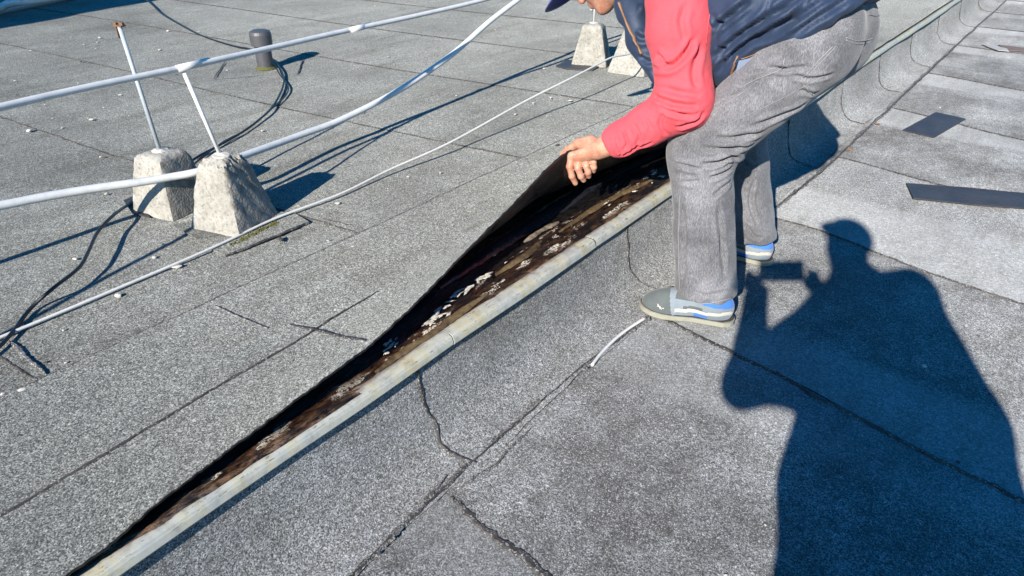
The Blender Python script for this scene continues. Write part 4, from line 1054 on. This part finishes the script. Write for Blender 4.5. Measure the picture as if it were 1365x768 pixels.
# body: head, neck, hands and the limbs inside the clothes, one mesh
hf = A(-.64, 0, -.768); hu = A(-.768, 0, .64); hs_ = A(0, 1, 0); hc = A(-1.328, 2.12, 1.012)
HR = np.stack([hf, hs_, hu], 1)
def hp(f, s, u): return hc + hf * f + hs_ * s + hu * u
def head_sdf(p):
    d = ell(p, hp(-.01, 0, .035), A(.098, .077, .092), HR)
    d = smin(d, ell(p, hp(.015, 0, -.045), A(.075, .062, .085), HR), .04)
    d = smin(d, ell(p, hp(.062, 0, -.105), A(.026, .028, .022), HR), .025)
    d = smin(d, cap(p, hp(.088, 0, .012), hp(.108, 0, -.028), .008, .014), .015)      # nose
    d = smin(d, ell(p, hp(.088, 0, -.062), A(.012, .025, .007), HR), .008)            # lips
    d = smin(d, ell(p, hp(.086, 0, -.076), A(.012, .022, .007), HR), .008)
    for s in (-1, 1):
        d = smin(d, ell(p, hp(.0, s * .078, -.01), A(.018, .010, .032), HR), .012)    # ears
        d = smax(d, -ell(p, hp(.096, s * .032, .015), A(.016, .018, .012), HR), .012) # eye sockets
        d = smin(d, ell(p, hp(.080, s * .032, .014), A(.013, .013, .012), HR), .004)
    d = smin(d, cap(p, hp(-.04, 0, -.06), A(-1.06, 2.125, 1.05), .058, .062), .04)
    return d
def body_sdf(p):
    d = torso(p, -.03)
    for h_, k_, a_ in ((LH, LK, LA), (RH, RK, RA)):
        d = smin(d, cap(p, h_, k_, .08, .058), .05); d = smin(d, cap(p, k_, a_ + A(0, 0, .03), .055, .036), .03)
    for s_, e_, w_ in ((SH, EL, WR), (SR, ER, WRr)):
        d = smin(d, cap(p, s_, e_, .05, .042), .04); d = smin(d, cap(p, e_, w_, .042, .028), .02)
    d = smin(d, cap(p, A(-.98, 2.125, 1.05), hp(-.04, 0, -.06), .06, .055), .04)
    return d
def Q(px, py, y): return np.array(Py(px, py, y), np.float32)
hy = 1.802
wr = A(-1.052, 1.803, .5665)
fing = [  # knuckle, joint, joint, tip  (picture point, depth y), radius
    [Q(762, 209, hy - .030), Q(759.5, 222, hy - .040), Q(762.5, 235, hy - .036), Q(767, 244, hy - .022)],
    [Q(771, 212, hy - .016), Q(770.5, 224, hy - .030), Q(774.5, 235, hy - .026), Q(778, 240, hy - .012)],
    [Q(781, 211, hy - .002), Q(781.5, 221, hy - .016), Q(784, 230, hy - .014), Q(785, 235, hy - .002)],
    [Q(790, 208, hy + .010), Q(791, 216, hy + .000), Q(792, 223, hy + .000), Q(791.5, 228, hy + .008)]]
fr = [(.0125, .0110, .0100, .0088), (.0125, .0110, .0100, .0088), (.0120, .0106, .0096, .0084), (.0110, .0096, .0086, .0076)]
th = [Q(788, 188, hy - .004), Q(772, 191, hy + .004), Q(758, 199, hy + .010), Q(749.5, 206, hy + .012)]
def hand_sdf(p):
    palm = None
    for f, r in zip(fing, fr):
        e = cap(p, wr + (f[0] - wr) * .12, f[0], .022, r[0] * 1.12); palm = e if palm is None else smin(palm, e, .012)
    d = smin(palm, chain(p, [(wr + A(.05, .025, .028), .026), (wr, .0255), (wr + (fing[1][0] - wr) * .3, .027)], .02), .02)
    for f, r in zip(fing, fr):
        e = chain(p, [(f[0], r[0]), (f[1], r[1]), (f[2], r[2]), (f[3], r[3])], .003)
        for q, rr in ((f[1], r[1]), (f[2], r[2])):
            n = q - fing[1][0]; e = smin(e, np.linalg.norm(p - q, axis=-1) - rr * 1.06, .003)
        d = smin(d, e, .0022)
    for f, r in zip(fing, fr):      # tendons and knuckles
        d = smin(d, np.linalg.norm(p - f[0] - A(.003, -.004, .006), axis=-1) - r[0] * .95, .006)
        d = smin(d, cap(p, wr + (f[0] - wr) * .35 + A(.004, -.012, .012), f[0] + A(.002, -.005, .006), .006, .008), .006)
    e = chain(p, [(th[0], .019), (th[1], .0165), (th[2], .0122), (th[3], .0098)], .006)
    d = smin(d, e, .012)
    return d
wR = WRr; fR = []
hd = (A(-1.11, 2.36, .50) - wR); hd /= np.linalg.norm(hd)
def hand_r_sdf(p):
    d = cap(p, wR, wR + hd * .075, .026, .034)
    for k in range(4):
        b = wR + hd * .08 + A(0, .018 * (k - 1.5), 0); d = smin(d, chain(p, [(b, .011), (b + hd * .035, .010), (b + hd * .035 + A(.01, 0, -.03), .0085)], .003), .004)
    d = smin(d, chain(p, [(wR + hd * .02 + A(0, -.03, .0), .015), (wR + hd * .06 + A(-.01, -.045, .02), .011), (wR + hd * .085 + A(-.02, -.035, .02), .009)], .005), .01)
    return d
parts = [surface_nets(body_sdf, (-1.32, 1.76, .04), (-.42, 2.52, 1.22), .019), surface_nets(head_sdf, (-1.50, 2.0, .84), (-.98, 2.24, 1.18), .0056),
         surface_nets(hand_sdf, (-1.30, 1.70, .34), (-.98, 1.88, .63), .0027), surface_nets(hand_r_sdf, (-1.22, 2.25, .40), (-.96, 2.48, .66), .0035)]
V = np.concatenate([relax(v, f, 1, .4) for v, f in parts]); off = 0; F = []
for v, f in parts: F.append(f + off); off += len(v)
body = mesh('body', V, np.concatenate(F), M['skin'], worker)
# thumb nail
hb = bvh_of(*parts[2])
npp = on_surface(hb, [(746, 203), (751, 200), (755, 202), (752, 206), (748, 208)], 0.0006, 1)
if len(npp) > 3: mesh('thumb_nail', npp, [tuple(range(len(npp)))], M['nail'], body)
# cap with a stiff peak
def cap_sdf(p):
    d = ell(p, hp(-.012, 0, .052), A(.108, .088, .090), HR)
    d = smax(d, -((p - hp(0, 0, .045)) @ hu), .006)
    return d
capo, cv, cf = make('cap', cap_sdf, (-1.52, 2.0, .90), (-1.15, 2.24, 1.22), .005, M['cap'], worker)
V, F = [], []
ns, nr = 24, 8
for lay in (0, 1):
    for i in range(ns + 1):
        a = math.pi * (i / ns - 0.5)
        for j in range(nr + 1):
            r = j / nr; s = math.sin(a) * .083 * (1 - .06 * r); f = .06 + math.cos(a) * .045 + r * .130 * math.cos(a) ** 0.6 if abs(a) < math.pi / 2 - 1e-6 else .06
            u = .056 - .26 * s * s / .083 - r * r * .006 - lay * .003
            V.append(hp(f, s, u - .004 * r))
n1 = (ns + 1) * (nr + 1)
for lay in (0, 1):
    for i in range(ns):
        for j in range(nr):
            q = [lay * n1 + i * (nr + 1) + j, lay * n1 + (i + 1) * (nr + 1) + j, lay * n1 + (i + 1) * (nr + 1) + j + 1, lay * n1 + i * (nr + 1) + j + 1]
            F.append(q if lay == 0 else q[::-1])
for i in range(ns):
    a = i * (nr + 1) + nr; b = (i + 1) * (nr + 1) + nr; F.append((a, b, b + n1, a + n1))
mesh('cap_peak', V, F, M['cap'], capo)
def hair_sdf(p):
    d = ell(p, hp(-.02, 0, .03), A(.094, .080, .092), HR)
    d = smax(d, (p - hp(0, 0, .05)) @ hu, .004); d = smax(d, (p - hp(-.005, 0, 0)) @ hf, .01); d = smax(d, -((p - hp(0, 0, -.06)) @ hu), .01)
    return d
make('hair', hair_sdf, (-1.50, 2.0, .88), (-1.12, 2.24, 1.22), .006, M['hair'], worker)

# shoes in their own axes: x from heel to toe, z up
def foot_outline(x):
    pts = [(0, .0), (.006, .020), (.03, .034), (.08, .034), (.13, .034), (.19, .045), (.225, .048), (.26, .043), (.285, .030), (.298, .014), (.302, 0.0)]
    return lerp(pts, x)
fo_x = np.linspace(0, .302, 200).astype(np.float32); fo_y = np.array([foot_outline(float(x)) for x in fo_x], np.float32)
def upper_sdf(p):
    d = ell(p, A(.232, 0, .030), A(.068, .046, .046))
    d = smin(d, ell(p, A(.165, 0, .045), A(.085, .040, .052)), .04)
    d = smin(d, ell(p, A(.062, 0, .055), A(.060, .038, .062)), .03)
    d = smin(d, cap(p, A(.075, 0, .06), A(.085, 0, .098), .040, .039), .03)
    d = smin(d, cap(p, A(.105, 0, .085), A(.16, 0, .075), .030, .026), .02)
    d = smax(d, .014 - p[..., 2], .003)
    d = smax(d, p[..., 2] - .112, .004)
    d = d + .0012 * np.sin(p[..., 0] * 190) * np.exp(-((p[..., 0] - .185) / .02) ** 2)
    return d
UV_, UF_ = surface_nets(upper_sdf, (-.02, -.07, 0), (.33, .07, .13), .0032); UV_ = relax(UV_, UF_, 2, .5)
def shoe(loc, rz, owner):
    sh = empty('shoe', loc, rz); setparent(sh, owner)
    c = UV_[UF_].mean(1); x, y, z = c.T; ay = np.abs(y)
    sw = .034 + .022 * np.exp(-((x - .0) / .08) ** 2) + .010 * np.sin((x - .04) * 16)      # height of the swept stripe
    reg = np.zeros(len(c), int)                                                   # 0 mesh side
    reg[x > .200 + .25 * (z - .05)] = 1                                           # toe cap
    reg[(z > .070 + .10 * (x - .03)) & (x < .135)] = 2                              # collar
    reg[(z > .078) & (x >= .125) & (x < .19)] = 5                                 # tongue and lace area
    band = (np.abs(z - sw) < .0065) & (x < .185) & (ay > .012); reg[band] = 3
    reg[(z < sw - .0065) & (x > .08) & (x < .125)] = 2; reg[(z < sw - .0065) & (x <= .08)] = 4; reg[(z > sw + .0065) & (z < sw + .016) & (x > .10) & (x < .16)] = 1                                         # heel counter
    nms = ['quarter', 'toe_cap', 'collar', 'side_stripe', 'heel_counter', 'tongue']; ms = ['shoe_light', 'shoe_grey', 'shoe_blue', 'shoe_white', 'shoe_grey', 'shoe_grey']
    ms[4] = 'shoe_light'
    for k in range(6):
        f = UF_[reg == k]
        if not len(f): continue
        ids, inv_ = np.unique(f, return_inverse=True); vv = UV_[ids].copy()
        if k == 3: vv += vnormals(UV_, UF_)[ids] * .0012
        o = mesh(nms[k], vv, inv_.reshape(-1, 4), M[ms[k]], None); o.parent = sh
    # sole
    for nm, z0, z1, gr, mt, spring in (('sole', 0.0, .019, .005, 'sole', .010), ('welt', .0188, .0225, .0025, 'sole_dark', .010)):
        V, F = [], []; N = 44
        loop = [(float(x), foot_outline(float(x))) for x in np.concatenate([[.0005], np.linspace(.004, .296, N), [.3015]])]
        loop = loop + [(x, -y) for x, y in loop[::-1]]
        for z in (z0, z0 + .004, z1):
            g_ = gr if z > z0 else gr - .003
            for x, y in loop:
                cx = .15; xx = cx + (x - cx) * (1 + g_ / .15); yy = y + math.copysign(g_, y)
                tip = spring * max(0, (x - .22) / .08) ** 2 + .006 * max(0, (.04 - x) / .04) ** 2 * (1 if z == z0 else 0)
                V.append((xx, yy, z + tip))
        n = len(loop)
        for r in range(2):
            for i in range(n): F.append((r * n + i, r * n + (i + 1) % n, (r + 1) * n + (i + 1) % n, (r + 1) * n + i))
        F.append(tuple(range(2 * n, 3 * n))); F.append(tuple(range(n))[::-1])
        o = mesh(nm, V, F, M[mt], None, False); o.parent = sh
    ub = bvh_of(UV_, UF_)
    # laces
    for k in range(4):
        x = .135 + .017 * k; pts = []
        for s in np.linspace(-.024, .024, 7):
            h = ub.ray_cast(Vector((x + .004 * (k % 2) * s / .02, s, .2)), Vector((0, 0, -1)))
            if h[0]: pts.append(h[0] + Vector((0, 0, .0015)))
        if len(pts) > 2: o = tube('lace', pts, .0028, M['shoe_light'], None, 6, 2); o.parent = sh
    # small white leaping emblem on the toe cap, outer side
    for side in (1,):
        shp = [(-.012, -.004), (-.008, .000), (-.004, -.006), (-.002, .000), (.004, .003), (.009, .008), (.011, .007), (.008, .003), (.011, -.001), (.006, .000), (.002, -.003), (.001, -.009), (-.001, -.004), (-.004, -.009), (-.006, -.004)]
        pts = []
        for a_, b_ in shp:
            h = ub.ray_cast(Vector((.232 + a_ * 1.1, .06, .048 + b_ * 1.1)), Vector((0, -.8, -.15)).normalized())
            if h[0]: pts.append(h[0] + Vector((0, .0012, .0006)))
        if len(pts) > 8: o = mesh('emblem', pts, [tuple(range(len(pts)))], M['shoe_white'], None, False); o.parent = sh
    return sh
d1 = math.atan2(-.335, -.94)
shoe((-.622, 1.952, 0.012), d1, worker)
shoe((-.672, 2.424, 0.010), math.atan2(-.12, -.99), worker)

# ------------------------------------------------------------------ the photographer (behind the camera; only the shadow is in the picture)
photog = tag(empty('person', (-0.36 * -math.sin(YAW) + 0.13 * math.cos(YAW), -0.36 * math.cos(YAW) + 0.13 * math.sin(YAW), 0.0)), 'photographer standing on the lower roof, holding a phone, seen only by the long shadow', 'person')
cY, sY = math.cos(YAW), math.sin(YAW)
def toworld(V): return np.stack([V[:, 0] * cY - V[:, 1] * sY, V[:, 0] * sY + V[:, 1] * cY, V[:, 2]], 1)
def makeL(name, fn, lo, hi, h, mt, parent):
    V, F = surface_nets(fn, lo, hi, h); V = relax(V, F, 1, .4)
    return mesh(name, toworld(V), F, mt, parent)
pSL, pSR, pEL, pER, pWL, pWR = A(.015, -.36, 1.37), A(.275, -.34, 1.40), A(-.180, -.25, 1.075), A(.44, -.36, 1.02), A(-.150, -.075, 1.245), A(.095, -.075, 1.235)
def jacket_sdf(p):
    d = ell(p, A(.145, -.365, 1.20), A(.20, .145, .27)); d = smin(d, ell(p, A(.135, -.37, .93), A(.215, .155, .20)), .08)
    d = smin(d, cap(p, pSL, pSR, .080, .080), .06)
    for s, e, w in ((pSL, pEL, pWL), (pSR, pER, pWR)):
        d = smin(d, cap(p, s, e, .076, .074), .05); d = smin(d, cap(p, e, w, .058, .042), .015)
    d = smin(d, cap(p, A(-.165, -.26, 1.095), A(.0, -.36, 1.13), .068, .075), .02)
    d = smin(d, cap(p, A(.09, -.37, 1.44), A(.05, -.36, 1.49), .085, .078), .04)
    d = smin(d, ell(p, A(.225, -.38, .78), A(.285, .17, .46)), .06)
    d = smax(d, .45 - p[..., 2], .01)
    return d + .003 * np.sin(p[..., 2] * 40 + 3 * np.sin(p[..., 0] * 16)) * np.sin(p[..., 0] * 24 + p[..., 1] * 19)
makeL('jacket', jacket_sdf, (-.36, -.60, .40), (.58, .02, 1.62), .013, M['jacket'], photog)
def ptrouser_sdf(p):
    d = ell(p, A(.135, -.375, .88), A(.175, .125, .14))
    for s in (-1, 1): d = smin(d, chain(p, [(A(.135 + s * .09, -.375, .86), .095), (A(.135 + s * .11, -.36, .48), .075), (A(.135 + s * .12, -.39, .06), .07)]), .04)
    return smax(d, .05 - p[..., 2], .006)
makeL('trousers', ptrouser_sdf, (-.12, -.58, .02), (.40, -.20, 1.06), .012, M['trousers'], photog)
def pskin_sdf(p):
    hc_ = A(.025, -.345, 1.60); f_ = A(0, .95, -.30); u_ = A(0, .30, .95); R_ = np.stack([A(1, 0, 0), f_, u_], 1)
    q = lambda s, f, u: hc_ + A(1, 0, 0) * s + f_ * f + u_ * u
    d = ell(p, q(0, -.01, .03), A(.077, .097, .098), R_); d = smin(d, ell(p, q(0, .02, -.05), A(.060, .072, .08), R_), .04)
    d = smin(d, cap(p, q(0, .088, .01), q(0, .108, -.03), .008, .013), .014); d = smin(d, ell(p, q(0, .088, -.068), A(.024, .011, .010), R_), .008)
    for s in (-1, 1):
        d = smin(d, ell(p, q(s * .078, -.005, -.01), A(.010, .018, .03), R_), .012); d = smax(d, -ell(p, q(s * .032, .097, .012), A(.018, .015, .012), R_), .01)
        d = smin(d, ell(p, q(s * .032, .081, .012), A(.012, .012, .012), R_), .004)
    d = smin(d, cap(p, q(0, -.03, -.06), A(.10, -.37, 1.40), .055, .065), .04)
    d = smin(d, ell(p, A(.125, -.365, 1.2), A(.17, .11, .25)), .05)
    for s, e, w in ((pSL, pEL, pWL), (pSR, pER, pWR)):
        d = smin(d, cap(p, s, e, .05, .042), .04); d = smin(d, cap(p, e, w, .042, .028), .02)
    for s in (-1, 1): d = smin(d, chain(p, [(A(.135 + s * .09, -.375, .86), .075), (A(.135 + s * .11, -.36, .48), .055), (A(.135 + s * .12, -.39, .07), .038)]), .03)
    return d
def phand_sdf(p):
    d = np.full(p.shape[:-1], 9.0, np.float32)
    # hands gripping the two ends of the phone
    for w, x, sg in ((pWL, -.150, -1), (pWR, .040, 1)):
        k = A(x + sg * .012, -.045, 1.275); d = smin(d, cap(p, w, k, .027, .031), .02)
        for j in range(4): d = smin(d, chain(p, [(k + A(0, .0, .02 - .016 * j), .011), (k + A(sg * .022, .022, .022 - .016 * j), .0095), (k + A(sg * .002, .040, .024 - .016 * j), .008)], .003), .003)
        d = smin(d, chain(p, [(k + A(sg * .0, -.015, .0), .014), (k + A(-sg * .012, -.022, .03), .011), (k + A(-sg * .022, -.008, .05), .009)], .004), .006)
    return d
P1 = surface_nets(pskin_sdf, (-.30, -.56, .02), (.54, .06, 1.76), .0125); P2 = surface_nets(phand_sdf, (-.26, -.12, 1.18), (.15, .02, 1.36), .005)
mesh('body', toworld(np.concatenate([relax(P1[0], P1[1], 1, .4), P2[0]])), np.concatenate([P1[1], P2[1] + len(P1[0])]), M['skin'], photog)
def pcap_sdf(p):
    d = ell(p, A(.025, -.35, 1.645), A(.090, .110, .092))
    d = smax(d, 1.635 - p[..., 2] - .25 * (p[..., 1] + .35) * -1, .006)
    return smin(d, smax(ell(p, A(.025, -.235, 1.628), A(.072, .075, .010)), -(p[..., 1] + .27), .004), .01)
makeL('cap', pcap_sdf, (-.10, -.49, 1.56), (.15, -.14, 1.76), .008, M['jacket'], photog)
for s in (-1, 1):
    q = toworld(np.array([[.135 + s * .12, -.49, 0.012]]))[0]
    shoe(tuple(q), YAW + math.pi / 2 - s * .12, photog)
bm = bmesh.new(); box(bm, -.140, .030, -.042, .036, .006, .0145); bmesh.ops.bevel(bm, geom=bm.edges[:], offset=.0025, segments=2, affect='EDGES')
ph = bm_obj('phone', bm, M['phone'], None, False); ph.matrix_world = cam.matrix_basis.copy() if False else Matrix.Translation(cam.location) @ cam.rotation_euler.to_matrix().to_4x4()
tag(ph, 'black phone held level in the photographer\'s hands', 'phone')
bm = bmesh.new(); bmesh.ops.create_cone(bm, cap_ends=True, segments=20, radius1=.006, radius2=.006, depth=.002)
ln = bm_obj('lens', bm, M['phone'], None, False); ln.parent = ph; ln.location = (0, 0, .0052)
